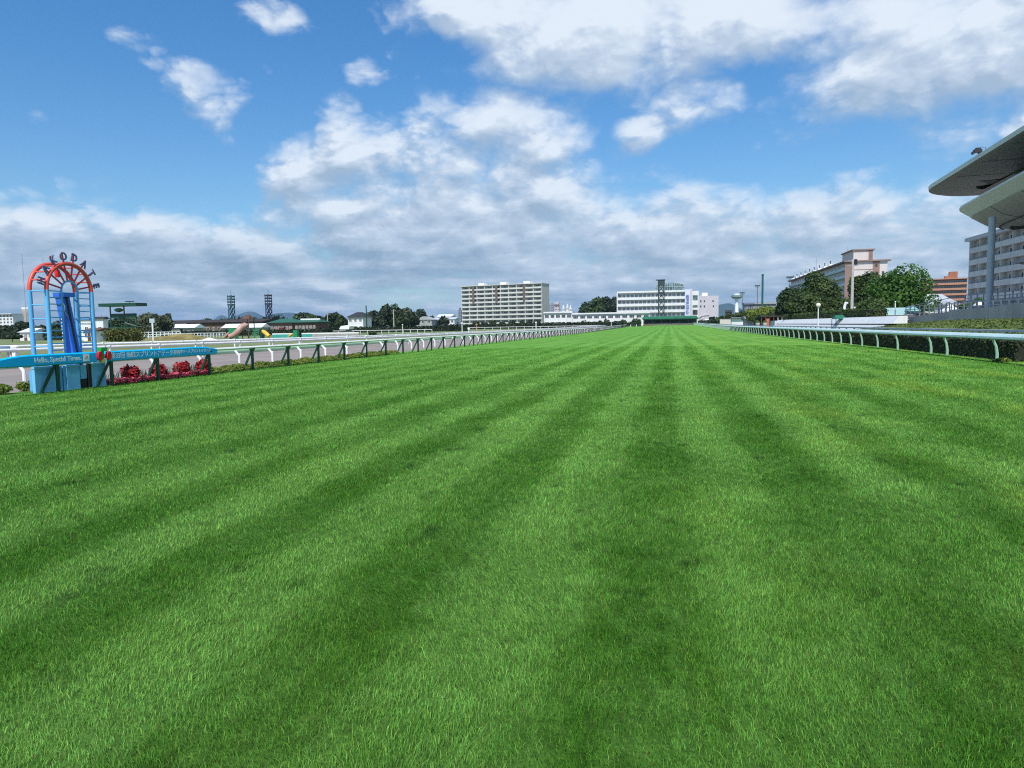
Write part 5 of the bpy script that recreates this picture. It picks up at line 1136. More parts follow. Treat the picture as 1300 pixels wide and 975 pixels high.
for k in range(5): inst('ramp_window', wq2, t, (W * (0.06 + 0.08 * k), -2.23, H2 * 0.08))
house('low_pale_hall', 'low pale hall with an overhanging flat roof below the annex', 893, 916, 440, None, 2.6, 0.6, CHALK, PALESHEET, 8, 'hall', nwin=4, hip=2)
hedge('far_hedge', 'dark hedge between the green shed and the pale hall', at(887, 411, 425).x, at(915, 411, 425).x, 424, 427, 2.1, LEAF_NEARBLACK, 1200, 0.5, 183)
# green open shed closing the straight
Y = 402; A, B = at(817, 411, Y), at(885, 411, Y); z0 = gz(Y) - 0.02; t, W = facing('open_shed', 'long open shed with a green roof closing the end of the straight', 'shed', A, B, z0); H = at(850, 404.6, Y).z - z0
MB().gable(-1.2, W + 0.8, -1.2, 7, H, H + 1.5, 'x', 1.0).build('roof', mat('bright_green_roof', (0.022, 0.135, 0.065), 0.5, 0.2, 0.5, streak=0.2), t, False, True)
MB().box(0, W, 5.6, 5.9, 0, H - 0.01).build('back_wall', mat('shed_grey_boards', (0.13, 0.12, 0.12), 0.9, 0.3, 0.6), t, False, True)
MB().box(0, W, -0.3, -0.12, 0, H * 0.26).build('front_board', mat('faded_grey_brown_board', (0.14, 0.13, 0.12), 0.9, 0.3, 0.8), t, False, True)
MB().box(-0.2, W * 0.22, -0.6, -0.35, 0, H * 0.14).build('kick_board', mat('dark_red_brown', (0.12, 0.04, 0.03), 0.8), t, False, True)
for k in range(7): MB().box(W * k / 6 - 0.12, W * k / 6 + 0.12, -0.10, 0.14, 0, H - 0.01).build('post', DKGREEN if k < 6 else POSTGREEN, t, False, True)
MB().box(-0.5, W + 0.4, -1.0, -0.8, H - 0.45, H - 0.005).build('fascia', DKGREEN, t, False, True)
for k in range(4): MB().box(W * (0.08 + 0.25 * k), W * (0.22 + 0.25 * k), 2.5, 4.0, 0, H * 0.45).build('stored_gate', mat('stored_gate_grey', (0.10, 0.11, 0.11), 0.7, 0.3, 1), t, False, True)
# dark lattice camera tower
t, w, h, hb = lattice('camera_tower', 'dark steel lattice camera tower standing in front of the white hospital', 839.5, 355, 362, 8.6, 425, mat('dark_blue_green_steel', (0.03, 0.05, 0.055), 0.5, 0.2, 0.5), None, None)
DBS = MATS['dark_blue_green_steel']
MB().box(-w, w, -w, w, hb, h - 0.4).build('cabin', DBS, t, False, True); MB().box(-w * 1.6, w * 1.15, -w * 1.1, w * 1.1, h - 0.397, h).build('cabin_roof', DBS, t, False, True)
for k in range(1, 5): MB().box(-w * 0.9, w * 0.9, -w * 0.9, w * 0.9, hb * k / 5, hb * k / 5 + 0.18).build('landing', DBS, t, False, True)
mb = MB()
for k in range(5): mb.bar(((-1) ** k * w * 0.7, -w * 0.95, hb * k / 5 + 0.2), (-(-1) ** k * w * 0.7, -w * 0.95, hb * (k + 1) / 5), 0.5, 0.18)
mb.build('stairway', DBS, t, False, True)
# low white gate blocks by the rail end
for k, px in enumerate((787, 796, 804, 811)):
    p = at(px, 411, 330); t = thing('rail_block', 'low dark block with white end plates in the row beyond the rails', 'block', (p.x, 330, gz(330)), 0, 'dark blocks at the end of the white rails')
    MB().box(-1.0, 1.0, -0.4, 0.4, 0, 0.8).build('body', BLACK, t, False, True); MB().box(-1.25, -1.003, -0.4, 0.4, 0, 0.9).build('end_plate', WHITE, t, False, True)
# ================================================================== RIGHT OF CENTRE
# white water tower
Y = 640; p = at(935, 411, Y); s = sc(935, Y); t = thing('observation_tower', 'white flared tower with a grey-green ring deck standing before the blue mountain', 'tower', (p.x, Y, 0.9)); h = at(935, 373, Y).z
def q(py): return at(935, py, Y).z - 0.9
MB().lathe([(2.6 * s, 0), (2.3 * s, q(389)), (1.7 * s, q(383.5)), (2.2 * s, q(380)), (4.6 * s, q(379))], (0, 0, 0), 20).build('shaft', WHITE, t, True, True)
MB().lathe([(4.8 * s, q(379) + 0.01), (6.6 * s, q(377.3)), (6.8 * s, q(375)), (5.5 * s, q(374.6))], (0, 0, 0), 24).build('ring_deck', mat('grey_green_deck', (0.22, 0.30, 0.29), 0.5), t, True, True)
MB().lathe([(3.6 * s, q(374.6) + 0.01), (3.6 * s, q(373.4)), (2.0 * s, q(372.8))], (0, 0, 0), 16).build('roof', WHITE, t, True, True)
# lamp masts and the green pole
t, h = mast('green_pole', 'tall plain dark teal steel pole rising over the shrubs, right of the lamp masts', 967.5, 349, 250, 0.34, mat('dark_teal_pole', (0.01, 0.10, 0.09), 0.45), 'pole', taper=0.95); MB().lathe([(0.38, 0), (0.38, 0.5), (0.1, 0.6)], (0, 0, h - 0.3), 10).build('pole_cap', MATS['dark_teal_pole'], t, False, True)
for (px, pt, Y, lab) in ((961, 362, 300, 'dark lamp mast with a broad head just left of the tall teal pole'), (942, 371, 330, 'shorter thin lamp mast beside the white flared tower'), (1002, 351, 230, 'lamp mast with floodlights rising behind the left park tree')):
    t, h = mast('lamp_mast', lab, px, pt, Y, 0.16, mat('dark_lamp_steel', (0.05, 0.06, 0.07), 0.5), 'lamp'); MB().box(-1.0, 1.0, -0.3, 0.3, h - 0.5, h).build('lamp_head', MATS['dark_lamp_steel'], t, False, True); MB().bar((-0.8, 0, h - 1.1), (0.8, 0, h - 1.1), 0.15).build('crossarm', MATS['dark_lamp_steel'], t, False, True)
# dark sawtooth-roofed building and grey wall
lowblock('striped_building', 'grey-blue building with dark vertical fins behind the yellowish shrubs', 945, 957, 386.5, 420, 3, 4, mat('blue_grey_fins', (0.16, 0.18, 0.24), 0.7), win=0.5, panes=1)
lowblock('grey_building', 'plain pale grey flat-roofed building behind the tall teal pole', 957, 985, 386, 430, 3, 6, GREYW, win=0.4)
for (a, b, pt, lab, m) in ((922, 929, 394, 'small brown far house left of the white flared tower', TIMBER), (941, 947, 394, 'small white far house right of the white flared tower', CHALK)):
    house('small_house', lab, a, b, 450, None, at(a, pt, 450).z - 0.9 - 1.2, 1.4, m, ROOFD, 7, nwin=2)
# shrubs and low trees along the far rail
for i, (px, pt, wpx, Y, m, lab) in enumerate(((905, 403, 12, 380, LEAF_NEARBLACK, 'dark low shrub under the pale lilac annex'), (918, 401, 16, 370, LEAF_MIXED, 'mixed green shrub left of the white flared tower base'), (930, 397.5, 18, 350, LEAF_DARK, 'dark shrub below the white flared tower'), (941, 396, 16, 330, LEAF_MIXED, 'brownish green shrub right of the white flared tower'), (950, 394.5, 18, 290, LEAF_DARK, 'dark green tree left of the yellowish shrub mass'), (958, 391, 26, 240, LEAF_YELLOW, 'yellowish green low spreading tree at the left of the shrub mass'), (973, 388.5, 30, 225, LEAF_YELLOW, 'bright yellow-green broad tree below the tall teal pole'), (990, 389, 24, 215, LEAF_MIXED, 'green broad tree between the teal pole and the dark park tree'), (966, 399, 22, 215, LEAF_MIXED, 'low green bush in front of the yellow-green trees'), (982, 397.5, 22, 205, LEAF_MIXED, 'low rounded tree left of the pergola posts'))):
    tree('low_tree', lab, at(px, 411, Y).x, Y, at(px, pt, Y).z - gz(Y), wpx * sc(px, Y), 400 + i, m, tf=0.25)
# green kiosk, pergola, orange board, people-free terrace
p = at(936, 411, 300); t = thing('green_kiosk', 'green and white kiosk low against the rail below the white flared tower', 'kiosk', (p.x, 300, gz(300))); s = sc(936, 300)
MB().box(-7 * s, 7 * s, 0, 4, 0, 1.5).build('counter', OFFW, t, False, True); MB().box(-7 * s, 7 * s, -0.05, 4, 1.503, 2.9).build('green_band', mat('grey_green_panel', (0.10, 0.20, 0.17), 0.6), t, False, True); MB().box(-7.5 * s, 7.5 * s, -0.3, 4.3, 2.903, 3.2).build('roof', GREYCON, t, False, True)
p = at(921, 411, 330); t = thing('pale_wall', 'pale stone wall end left of the green and white kiosk', 'wall', (p.x, 330, gz(330))); MB().box(-2.4, 2.6, 0, 1, 0, 2.5).box(-2.5, 2.7, -0.1, 1.1, 2.503, 2.7).build('wall', CREAM, t, False, True)
Y = 180; t = thing('pergola', 'dark timber pergola under the trees with pale posts', 'pergola', (at(985, 411, Y).x, Y, 0)); zt = at(985, 402.5, Y).z; x0, x1 = at(966, 411, Y).x, at(1004, 411, Y).x
MB().box(x0, x1, Y - 0.2, Y + 4, zt, zt + 0.35).build('roof', ROOFB, t); MB().box(x0, x1, Y + 3.6, Y + 3.8, 0.2, zt - 0.01).build('back_screen', mat('dark_timber_screen', (0.02, 0.018, 0.015), 0.9), t)
for k in range(8):
    xx = x0 + 0.1 + (x1 - x0 - 0.2) * k / 7; MB().tube([(xx, Y, 0), (xx, Y, zt)], 0.11 if k < 7 else 0.18, 7).build('post', TIMBER if k < 4 else CREAM, t)
p = at(974.5, 411, 172); t = thing('orange_board', 'upright orange-red board leaning in front of the pergola', 'sign', (p.x, 172, 0)); s = sc(974, 172); MB().box(-1.6 * s, 1.6 * s, -0.1, 0.1, 0.2, at(974, 404.5, 172).z).build('board', mat('orange_red_board', (0.48, 0.12, 0.06), 0.6), t, False, True); MB().box(-1.4 * s, -1.0 * s, 0.1, 0.5, 0, 1.2).box(1.0 * s, 1.4 * s, 0.1, 0.5, 0, 1.2).build('feet', TIMBER, t, False, True)
for (px, lab) in ((962, 'pale rounded stone urn left of the orange-red board'), (971, 'brownish stone urn just beside the orange-red board')):
    p = at(px, 411, 170); t = thing('stone_urn', lab, 'urn', (p.x, 170, 0)); MB().lathe([(0.35, 0), (0.25, 0.7), (0.5, 1.2), (0.55, 1.6)], (0, 0, 0), 12).build('body', CREAM, t, True, True); MB().lathe([(0.45, 1.6), (0.5, 1.85), (0.2, 2.05)], (0, 0, 0.003), 10).build('planting', LEAF_MIXED, t, True, True)
lowblock('grey_block', 'low grey block behind the far rail left of the stone urns', 946, 962, 404.5, 240, 1, 4, GREYW, 6, 0.2, win=0.5)

# ================================================================== RIGHT SIDE
# raised ground on the stand side, grass bank in front of it
def bank():
    mb = MB(); vs = []; fs = []; xs = [17.4, 18.2, 19.2, 20.4, 21.8, 23.2, 24.2, 25.9]; hs = [0, 0.18, 0.5, 0.88, 1.22, 1.45, 1.55, 1.58]
    ys = [-20, 0, 20, 30, 40, 50, 60, 68, 74, 80, 86, 92, 98, 104, 112, 120]
    for y in ys:
        k = 1.0 if y < 66 else max(0.0, 1 - (y - 66) / 50.0); k = k * k * (3 - 2 * k)
        for x, h in zip(xs, hs): vs.append((x, y, 0.02 + h * k + 0.03 * math.sin(x * 3 + y)))
    n = len(xs)
    for r in range(len(ys) - 1):
        for i in range(n - 1): fs.append((r * n + i, r * n + i + 1, (r + 1) * n + i + 1, (r + 1) * n + i))
    mb.add(vs, fs); setting('grass_bank', mb, GRASSB, True)
    rs = np.random.RandomState(8); n = 16000
    X = 17.4 + 8.2 * rs.rand(n); Yv = 28 + 80 * rs.rand(n) ** 1.4; k = np.clip(1 - (Yv - 66) / 50, 0, 1); k = np.where(Yv < 66, 1, k * k * (3 - 2 * k))
    Z = np.interp(X, xs, hs) * k + 0.04 + 0.05 * rs.rand(n); Nn = rs.randn(n, 3) + np.array([-0.5, -0.3, 0.6]); Nn /= np.linalg.norm(Nn, axis=1)[:, None]
    me = quads_mesh('blades', np.stack([X, Yv, Z], 1), Nn, 0.12 * (0.6 + 0.8 * rs.rand(n)), [leafmat('bank_grass_tufts', (0.05, 0.085, 0.018), (0.16, 0.20, 0.05), 0.25, big=0.5)], rs)
    o = bpy.data.objects.new('bank_grass', me); COL.objects.link(o); tag(o, 'rough tufty grass on the low bank in front of the stand terrace', 'grass', kind='stuff')
bank()
mb = MB(); mb.box(25.4, 130, -20, 330, -0.05, 0.55); setting('concourse', mb, PAVE)
ZC = 0.55
# white two-tier wall along the course; front slope added to catch sunlight
t = thing('white_wall', 'long white two-tier wall with a dark joint behind the far rails', 'wall', (24.0, 120, 0))
MB().prism([(22.7, 87, 0), (25.0, 87, 0), (25.0, 87, 1.18), (23.5, 87, 1.18)], (0, 85, 0)).build('lower_tier', WHITE, t); MB().box(23.75, 25.0, 86, 171, 1.18 + 0.003, 1.32).build('joint', mat('dark_joint', (0.06, 0.07, 0.07), 0.7), t); MB().prism([(23.55, 84, 1.325), (25.0, 84, 1.325), (25.0, 84, 2.15), (24.15, 84, 2.15)], (0, 88, 0)).build('upper_tier', WHITE, t)
t = thing('white_wall', 'short grey-white wall end with a plain top left of the long two-tier wall', 'wall', (24.0, 176, 0)); MB().box(23.6, 24.3, 172.6, 180, 0, 2.0).build('wall', OFFW, t)
hedge('park_hedge', 'long yellow-green clipped hedge above the white two-tier wall', 25.2, 27.4, 100, 172, 2.0, LEAF_MIXED, 9000, 0.22, 190, z0=1.2)
# park trees
for i, (px, pt, wpx, Y, m, lab, sh) in enumerate((
    (1034, 347, 52, 176, LEAF_MIXED, 'big dark-leaved park tree with sunlit top in front of the pink block', 'round'), (1003, 366, 40, 190, LEAF_DARK, 'bushy mid-size tree at the left of the big park tree', 'round'), (995, 369, 22, 200, LEAF_NEARBLACK, 'conical dark conifer at the left end of the park trees', 'cone'),
    (1022, 372, 46, 160, LEAF_MIXED, 'lower olive tree in front of the big park tree', 'round'), (1058, 376, 30, 165, LEAF_MIXED, 'thin light-green tree at the right side of the big park tree', 'round'), (1075, 381, 34, 180, LEAF_MIXED, 'open-branched tree below the pink end wall, left of the concrete pole', 'round'),
    (1097, 346, 40, 158, LEAF_MIXED, 'tall green tree just right of the concrete utility pole', 'round'), (1142, 341.5, 84, 150, LEAF_MID, 'largest bright green broad-crowned tree right of the pink block', 'dome'), (1110, 372, 50, 146, LEAF_MIXED, 'dark lower tree at the left foot of the largest green tree', 'round'), (1240, 379, 30, 150, LEAF_MID, 'low green trees below the grey balcony block', 'round'), (1222, 384, 20, 155, LEAF_MID, 'small green tree between the two white marquees', 'round'))):
    tree('park_tree', lab, at(px, 411, Y).x, Y, at(px, pt, Y).z - ZC, wpx * sc(px, Y), 500 + i, m, z0=ZC, tf=0.06 if sh != 'cone' else 0.1, shape=sh, dens=1.3)
# pink-ended block
PINK = mat('pale_pink_render', (0.58, 0.53, 0.51), 0.8, 0.05, 0.3, streak=0.1); PBR = mat('pink_brown_band', (0.24, 0.155, 0.13), 0.8, 0.08, 0.3); BLUEB = mat('blue_grey_balcony_panel', (0.46, 0.54, 0.57), 0.5, 0.12, 0.4)
A, B = (73.5, 470), (73.5, 325); Hk = atX(1072, 332.5, 71.6).z - ZC
t, W, fh = flats('apartment_block', 'long eight-storey pink block with blue-grey balconies and brown-striped end wall', A, B, 15.0, Hk, 8, 18, PINK, BLUEB, ZC, 3.0, bal_out=1.4, par=1.1, limit=100, top=False)
MB().box(-0.4, W + 0.9, -1.9, 16.2, Hk + 0.004, Hk + 0.55).build('roof', PBR, t, False, True)
for (y0, y1) in ((-1.4, 1.3), (9.4, 12.0)): MB().box(W + 0.003, W + 0.16, y0, y1, 0, Hk - 0.01).build('brown_stripe', PBR, t, False, True)
wq = window_mesh(1.0, 1.3, 1, PBR)
for f in range(2, 8): inst('stair_window', wq, t, (W + 0.18, 10.7, f * fh + 0.9), PI / 2)
inst('end_window', wq, t, (W + 0.02, 13.4, 6 * fh + 0.9), PI / 2)
for z in (7, 5): MB().box(W + 0.003, W + 0.10, 1.31, 9.39, z * fh - 0.2, z * fh).build('string_course', PBR, t, False, True)
MB().box(W - 26, W - 6, 3.2, 11, Hk + 0.55, Hk + 5.2).build('lift_house', PINK, t, False, True); MB().box(W - 26.5, W - 5.4, 2.6, 11.6, Hk + 5.203, Hk + 5.7).build('lift_house_roof', PBR, t, False, True); MB().box(W - 5.998, W - 5.85, 9.2, 10.8, Hk + 0.56, Hk + 5.19).build('brown_stripe', PBR, t, False, True)
for k in range(9):
    x = W - 40 - 13.0 * k; c = MB().box(x - 0.9, x + 0.9, 0.4, 1.8, Hk + 0.555, Hk + 2.3).build('chimney', WHITE, t, False, True); MB().tube([(x, 1.1, Hk + 2.3), (x, 1.1, Hk + 3.4)], 0.18, 6).lathe([(0.1, 0), (0.35, 0.1), (0.1, 0.5)], (x, 1.1, Hk + 3.4), 8).build('vent', BLACK, t, False, True)
for (x, h_) in ((W - 95, 10), (W - 24, 9)): MB().tube([(x, 5, Hk), (x, 5, Hk + h_)], 0.12, 6).bar((x - 0.1, 4, Hk + h_ * .8), (x - 0.1, 6, Hk + h_ * .8), 0.1).build('aerial', STEEL, t, False, True)
# grey balcony block at the right edge
GB = mat('grey_balcony_panel', (0.48, 0.49, 0.48), 0.6, 0.12, 0.4, streak=0.15); GWALL = mat('cool_grey_render', (0.58, 0.57, 0.55), 0.8, 0.06, 0.3)
A, B = (77.0, 206.5), (77.0, 100); Hg = atX(1262, 297.5, 75.0).z - ZC
t, W, fh = flats('apartment_block', 'grey seven-storey balcony block behind the column at the right edge', A, B, 13, Hg, 7, 18, GWALL, GB, ZC, 2.6, bal_out=1.5, par=1.15, limit=100, top=False)
MB().box(-1.2, W + 0.4, -2.2, 13.6, Hg + 0.004, Hg + 0.9).build('roof', mat('pale_grey_fascia', (0.42, 0.43, 0.44), 0.7), t, False, True)
for i in range(19): MB().box(W * i / 18 - 0.08, W * i / 18 + 0.08, -1.45, -0.006, 0, Hg - 0.02).build('party_wall', GWALL, t, False, True)
for (x, w_) in ((12, 1.6), (33, 1.6), (54, 1.6)): MB().box(x, x + w_, 1, 3, Hg + 0.9, Hg + 3.4).build('chimney', WHITE, t, False, True)
MB().box(40, 58, 4, 10, Hg + 0.9, Hg + 6).build('lift_house', GWALL, t, False, True)
# orange brick block
ORB = mat('orange_brick', (0.34, 0.13, 0.07), 0.8, 0.12, 0.5); ORL = mat('pale_orange_balcony', (0.42, 0.22, 0.15), 0.75, 0.08, 0.4)
A, B = at(1168, 411, 410), at(1226, 411, 405); Ho = at(1200, 354.5, 405).z - ZC
t, W, fh = flats('apartment_block', 'orange-brown brick balcony block between the largest tree and grey block', A, B, 12, Ho, 8, 10, ORB, ORL, ZC, 1.9, bal_out=1.2, par=0.9, limit=100)
MB().box(W * 0.62, W * 0.80, 2, 7, Ho + 0.46, Ho + 4.0).build('lift_house', ORB, t, False, True); MB().box(W * 0.52, W * 0.62 - 0.01, 2, 7, Ho + 0.46, Ho + 1.8).build('lift_wing', ORB, t, False, True)
# grey-roofed hall
Y = 205; A, B = at(1163, 411, Y), at(1212, 411, Y); Hh_ = at(1190, 387.5, Y).z - ZC; t, W = facing('hall', 'pale green hall with a stepped grey sheet roof behind the marquee', 'hall', A, B, ZC)
MB().box(0, W, 0, 10, 0, Hh_).build('wall', mat('pale_green_render', (0.42, 0.52, 0.46), 0.8, 0.05), t, False, True)
GR = mat('grey_blue_sheet_roof', (0.30, 0.33, 0.37), 0.5, 0.08, 0.6)
MB().prism([(-0.8, -1.0, Hh_ + 0.003), (W + 1.0, -1.0, Hh_ + 0.003), (W + 0.4, 1.2, Hh_ + 1.0), (-0.4, 1.2, Hh_ + 1.0)], (0, 0.01, 0.12)).build('lower_roof', GR, t, False, True)
MB().gable(-0.4, W + 0.2, 1.3, 10, Hh_ + 1.1, at(1190, 372.5, Y).z - ZC, 'x', 1.6).build('upper_roof', mat('light_grey_sheet_roof', (0.42, 0.45, 0.49), 0.45, 0.06, 0.6), t, False, True)
windows(t, [(window_mesh(1.0, 0.8, 2), W * (k + 0.5) / 6, -0.025, Hh_ * 0.45) for k in range(6)])
# marquees
def marquee(name, label, px0, px1, peave, ppeak, Y):
    A, B = at(px0, 411, Y), at(px1, 411, Y); w = B.x - A.x; t = thing(name, label, 'tent', ((A.x + B.x) / 2, Y, ZC)); he, hp = at(px0, peave, Y).z - ZC, at(px0, ppeak, Y).z - ZC
    n = 8; prof = [(w / 2 * (1 - (k / n)), he + (hp - he) * (0.62 * (k / n) + 0.38 * (k / n) ** 2.4)) for k in range(n + 1)]
    mb = MB(); vs = []
    for (r, z) in prof: r = max(r, 0.04); vs += [(-r, -r, z), (r, -r, z), (r, r, z), (-r, r, z)]
    fs = [(i * 4 + j, i * 4 + (j + 1) % 4, (i + 1) * 4 + (j + 1) % 4, (i + 1) * 4 + j) for i in range(n) for j in range(4)] + [(3, 2, 1, 0), (n * 4, n * 4 + 1, n * 4 + 2, n * 4 + 3)]
    mb.add(vs, fs).build('canopy', mat('white_tent_canvas', (0.80, 0.81, 0.82), 0.6, 0.03), t, False, True)
    for (sx, sy) in ((-1, -1), (1, -1), (1, 1), (-1, 1)): MB().tube([(sx * (w / 2 - 0.1), sy * (w / 2 - 0.1), 0), (sx * (w / 2 - 0.1), sy * (w / 2 - 0.1), he)], 0.05, 6).build('pole', WHITE, t, False, True)
    MB().box(-w / 2 + 0.05, 0.0, -w / 2 + 0.05, -w / 2 + 0.08, 0.02, he).box(-w / 2 + 0.05, w / 2 - 0.05, w / 2 - 0.08, w / 2 - 0.05, 0.02, he).build('side_curtain', MATS['white_tent_canvas'], t, False, True)
marquee('marquee', 'peaked white marquee right of the brick kiosk wall', 1191, 1221, 396.5, 386, 120)
marquee('marquee', 'white peaked marquee half hidden behind the column and the terrace fence', 1226, 1258, 394, 382, 112)
# pavilion roofs, brick wall, green bench, poles
Y = 132; A, B = at(1118, 411, Y), at(1170, 411, Y); t, W = facing('low_pavilion', 'low pavilion with pale teal hipped roof below the largest green tree', 'pavilion', A, B, ZC); TEAL = mat('pale_teal_roof', (0.30, 0.45, 0.44), 0.5, 0.1, 0.5); h_ = at(1140, 400, Y).z - ZC
MB().box(0.4, W - 0.2, 0, 6, 0, h_).build('wall', BROWNCON, t, False, True); MB().gable(-0.2, W + 0.1, -0.5, 6.5, h_ + 0.003, h_ + 1.3, 'x', 1.6).build('roof', TEAL, t, False, True)
q = MB().gable(W * 0.62, W * 0.95, -0.7, 3, h_ + 0.6, h_ + 1.5, 'y', 0.5).build('porch_roof', mat('teal_gable_roof', (0.10, 0.32, 0.31), 0.5), t, False, True); MB().lathe([(0.30, 0), (0.34, 0.06), (0.30, 0.1)], (W * 0.60, -0.8, h_ + 1.0), 12).build('clock', WHITE, t, False, True)
for k in range(4): MB().box(W * (0.12 + 0.2 * k), W * (0.12 + 0.2 * k) + 0.5, -0.03, 0.02, h_ * 0.45, h_ * 0.8).build('window', DGLASS, t, False, True)
BRK = mat('red_brick', (0.30, 0.10, 0.07), 0.85, 0.2, 1.5); PKW = mat('pinkish_concrete', (0.36, 0.27, 0.25), 0.85, 0.12, 0.6)
t = thing('kiosk_wall', 'low pinkish kiosk wall with a red brick end panel left of the marquee', 'wall', (at(1185, 411, 112).x, 112, ZC)); Y = 112; zt = at(1185, 399.5, Y).z - ZC; a, b, c = at(1169, 411, Y).x - t.location.x, at(1190, 411, Y).x - t.location.x, at(1200, 411, Y).x - t.location.x
MB().box(a, b, 0, 2.5, 0, zt).build('wall', PKW, t, False, True); MB().box(b + 0.003, c, 0, 2.5, 0, zt * 0.9).build('brick_panel', BRK, t, False, True); MB().box(a - 0.2, c + 0.2, -0.25, 2.7, zt + 0.004, zt + 0.18).build('coping', ROOFB, t, False, True)
for k in range(3): MB().box(a + 0.5 + 0.8 * k, a + 0.75 + 0.8 * k, -0.03, 0.03, zt * 0.6, zt * 0.78).build('window', DGLASS, t, False, True)
t = thing('bench', 'dark green bench row at the foot of the low pavilion', 'bench', (at(1156, 411, 108).x, 108, ZC)); w = 12 * sc(1156, 108)
MB().box(-w, w, 0, 0.45, 0.5, 0.58).build('seat', DKGREEN, t, False, True); MB().box(-w, w, 0.42, 0.48, 0.62, 1.15).build('backrest', DKGREEN, t, False, True)
for k in (-0.9, -0.3, 0.3, 0.9): MB().box(k * w - 0.05, k * w + 0.05, 0.02, 0.44, 0, 0.497).build('leg', BLACK, t, False, True)
t, h = mast('flagpole', 'slim white flagpole on the bank edge in front of the largest tree', 1136, 384.5, 100, 0.09, WHITE, 'pole', z0=0.3); MB().lathe([(0.02, 0), (0.12, 0.1), (0.02, 0.22)], (0, 0, h), 8).build('finial', WHITE, t, False, True)
t, h = mast('utility_pole', 'tall pale concrete utility pole between the two big park trees', 1081, 329, 140, 0.30, MATS['pale_concrete_pole'], 'pole', z0=ZC, taper=0.7)
for k in (0.3, 1.1): MB().bar((-0.9, 0, h - k), (0.9, 0, h - k), 0.14).build('crossarm', STEEL, t, False, True)
MB().lathe([(0.02, 0), (0.32, 0.06), (0.32, 0.9), (0.02, 1.0)], (0.45, 0, h - 1.0), 10).build('transformer', BLACK, t, False, True)
# globe lamp
p = at(1038.5, 411, 120); t = thing('globe_lamp', 'park lamp with a round cream globe before the clipped hedge', 'lamp', (p.x, 120, ZC)); hz = at(1038, 388, 120).z - ZC
MB().tube([(0, 0, 0), (0, 0, hz - 0.25)], 0.075, 8).lathe([(0.08, 0), (0.16, 0.05), (0.1, 0.12)], (0, 0, hz - 0.32), 10).build('post', WHITE, t, True, True)
mb = MB(); mb.lathe([(0.36 * math.sin(PI * k / 10) + 0.005, -0.36 * math.cos(PI * k / 10)) for k in range(11)], (0, 0, hz + 0.08), 16); mb.build('globe', mat('cream_lamp_globe', (0.72, 0.68, 0.55), 0.3, 0.03), t, True, True)
# white statue-like arch, green tent, white pole near the pole foot
p = at(1073, 411, 128); t = thing('white_sculpture', 'white curved sculpture of two uprights at the foot of the concrete pole', 'sculpture', (p.x, 128, ZC)); s = sc(1073, 128); hz = at(1073, 384, 128).z - ZC
MB().tube([(-1.5 * s, 0, 0), (-1.8 * s, 0, hz * 0.4), (-1.2 * s, 0, hz * 0.85), (0.2 * s, 0, hz), (2.2 * s, 0, hz * 0.95)], 0.22, 8).build('curved_upright', WHITE, t, True, True); MB().tube([(1.8 * s, 0, 0), (1.5 * s, 0, hz * 0.35), (2.4 * s, 0, hz * 0.6)], 0.26, 8).build('small_upright', WHITE, t, True, True); MB().lathe([(0.6, 0), (0.7, 0.2), (0.45, 0.75)], (0, 0, 0), 10).build('plinth', OFFW, t, False, True)
t = thing('white_post', 'short white post just right of the concrete pole', 'post', (at(1084.5, 411, 132).x, 132, ZC)); MB().tube([(0, 0, 0), (0, 0, at(1084, 391, 132).z - ZC)], 0.12, 8).build('shaft', WHITE, t, False, True); MB().lathe([(0.15, 0), (0.18, 0.1), (0.05, 0.2)], (0, 0, at(1084, 391, 132).z - ZC), 8).build('cap', WHITE, t, False, True)
p = at(1065, 411, 110); t = thing('green_tent', 'small dark green ridge tent on the white wall left of the concrete pole', 'tent', (p.x, 110, ZC)); s = sc(1065, 110); MB().gable(-6.5 * s, 6.5 * s, -1.4, 1.4, at(1065, 405, 110).z - ZC, at(1065, 400, 110).z - ZC, 'x', 1.8 * s).build('canopy', mat('dark_green_canvas', (0.015, 0.13, 0.08), 0.6), t, False, True)
for (sx, sy) in ((-6, -1.3), (6, -1.3), (6, 1.3), (-6, 1.3)): MB().tube([(sx * s, sy, 0), (sx * s, sy, at(1065, 405, 110).z - ZC)], 0.05, 6).build('pole', DKGREEN, t, False, True)

# ------------------------------------------------------------------ stand terrace with railings
TZ = [(26.0, 1.55)]
t = thing('terrace', 'stepped brown-grey concrete spectator terrace below the grandstand', 'terrace', (26, 60, 0))
steps = 9
mb = MB()
for k in range(steps):
    x0 = 26.0 + 1.05 * k; zt = 2.05 + 0.32 * k; yend = 85.5 - 2.0 * k
    mb.box(x0 + 0.002 * k, 44, -10 + 0.002 * k, yend, 0.2 if k == 0 else zt - 0.34, zt)
mb.build('steps', BROWNCON, t)
MB().prism([(25.7, 56, 0.2), (25.995, 56, 0.2), (25.995, 56, 3.05), (25.7, 56, 3.05)], (0, 0.001, 0)).build('parapet_end', BROWNCON, t)
mb = MB(); mb.add([(25.7, -10, 0.2), (25.7, 58, 0.2), (25.7, 74, 0.2), (25.7, 86, 0.2), (25.7, -10, 3.05), (25.7, 58, 2.85), (25.7, 74, 2.45), (25.7, 86, 1.95)] + [(25.995, y, z) for (y, z) in ((-10, 0.2), (58, 0.2), (74, 0.2), (86, 0.2), (-10, 3.05), (58, 2.85), (74, 2.45), (86, 1.95))],
    [(0, 1, 5, 4), (1, 2, 6, 5), (2, 3, 7, 6), (8, 12, 13, 9), (9, 13, 14, 10), (10, 14, 15, 11), (4, 5, 13, 12), (5, 6, 14, 13), (6, 7, 15, 14), (3, 11, 15, 7), (0, 4, 12, 8)])
mb.build('parapet', BROWNCON, t)
RGY = mat('grey_painted_railing', (0.30, 0.33, 0.36), 0.5, 0.08, 1)
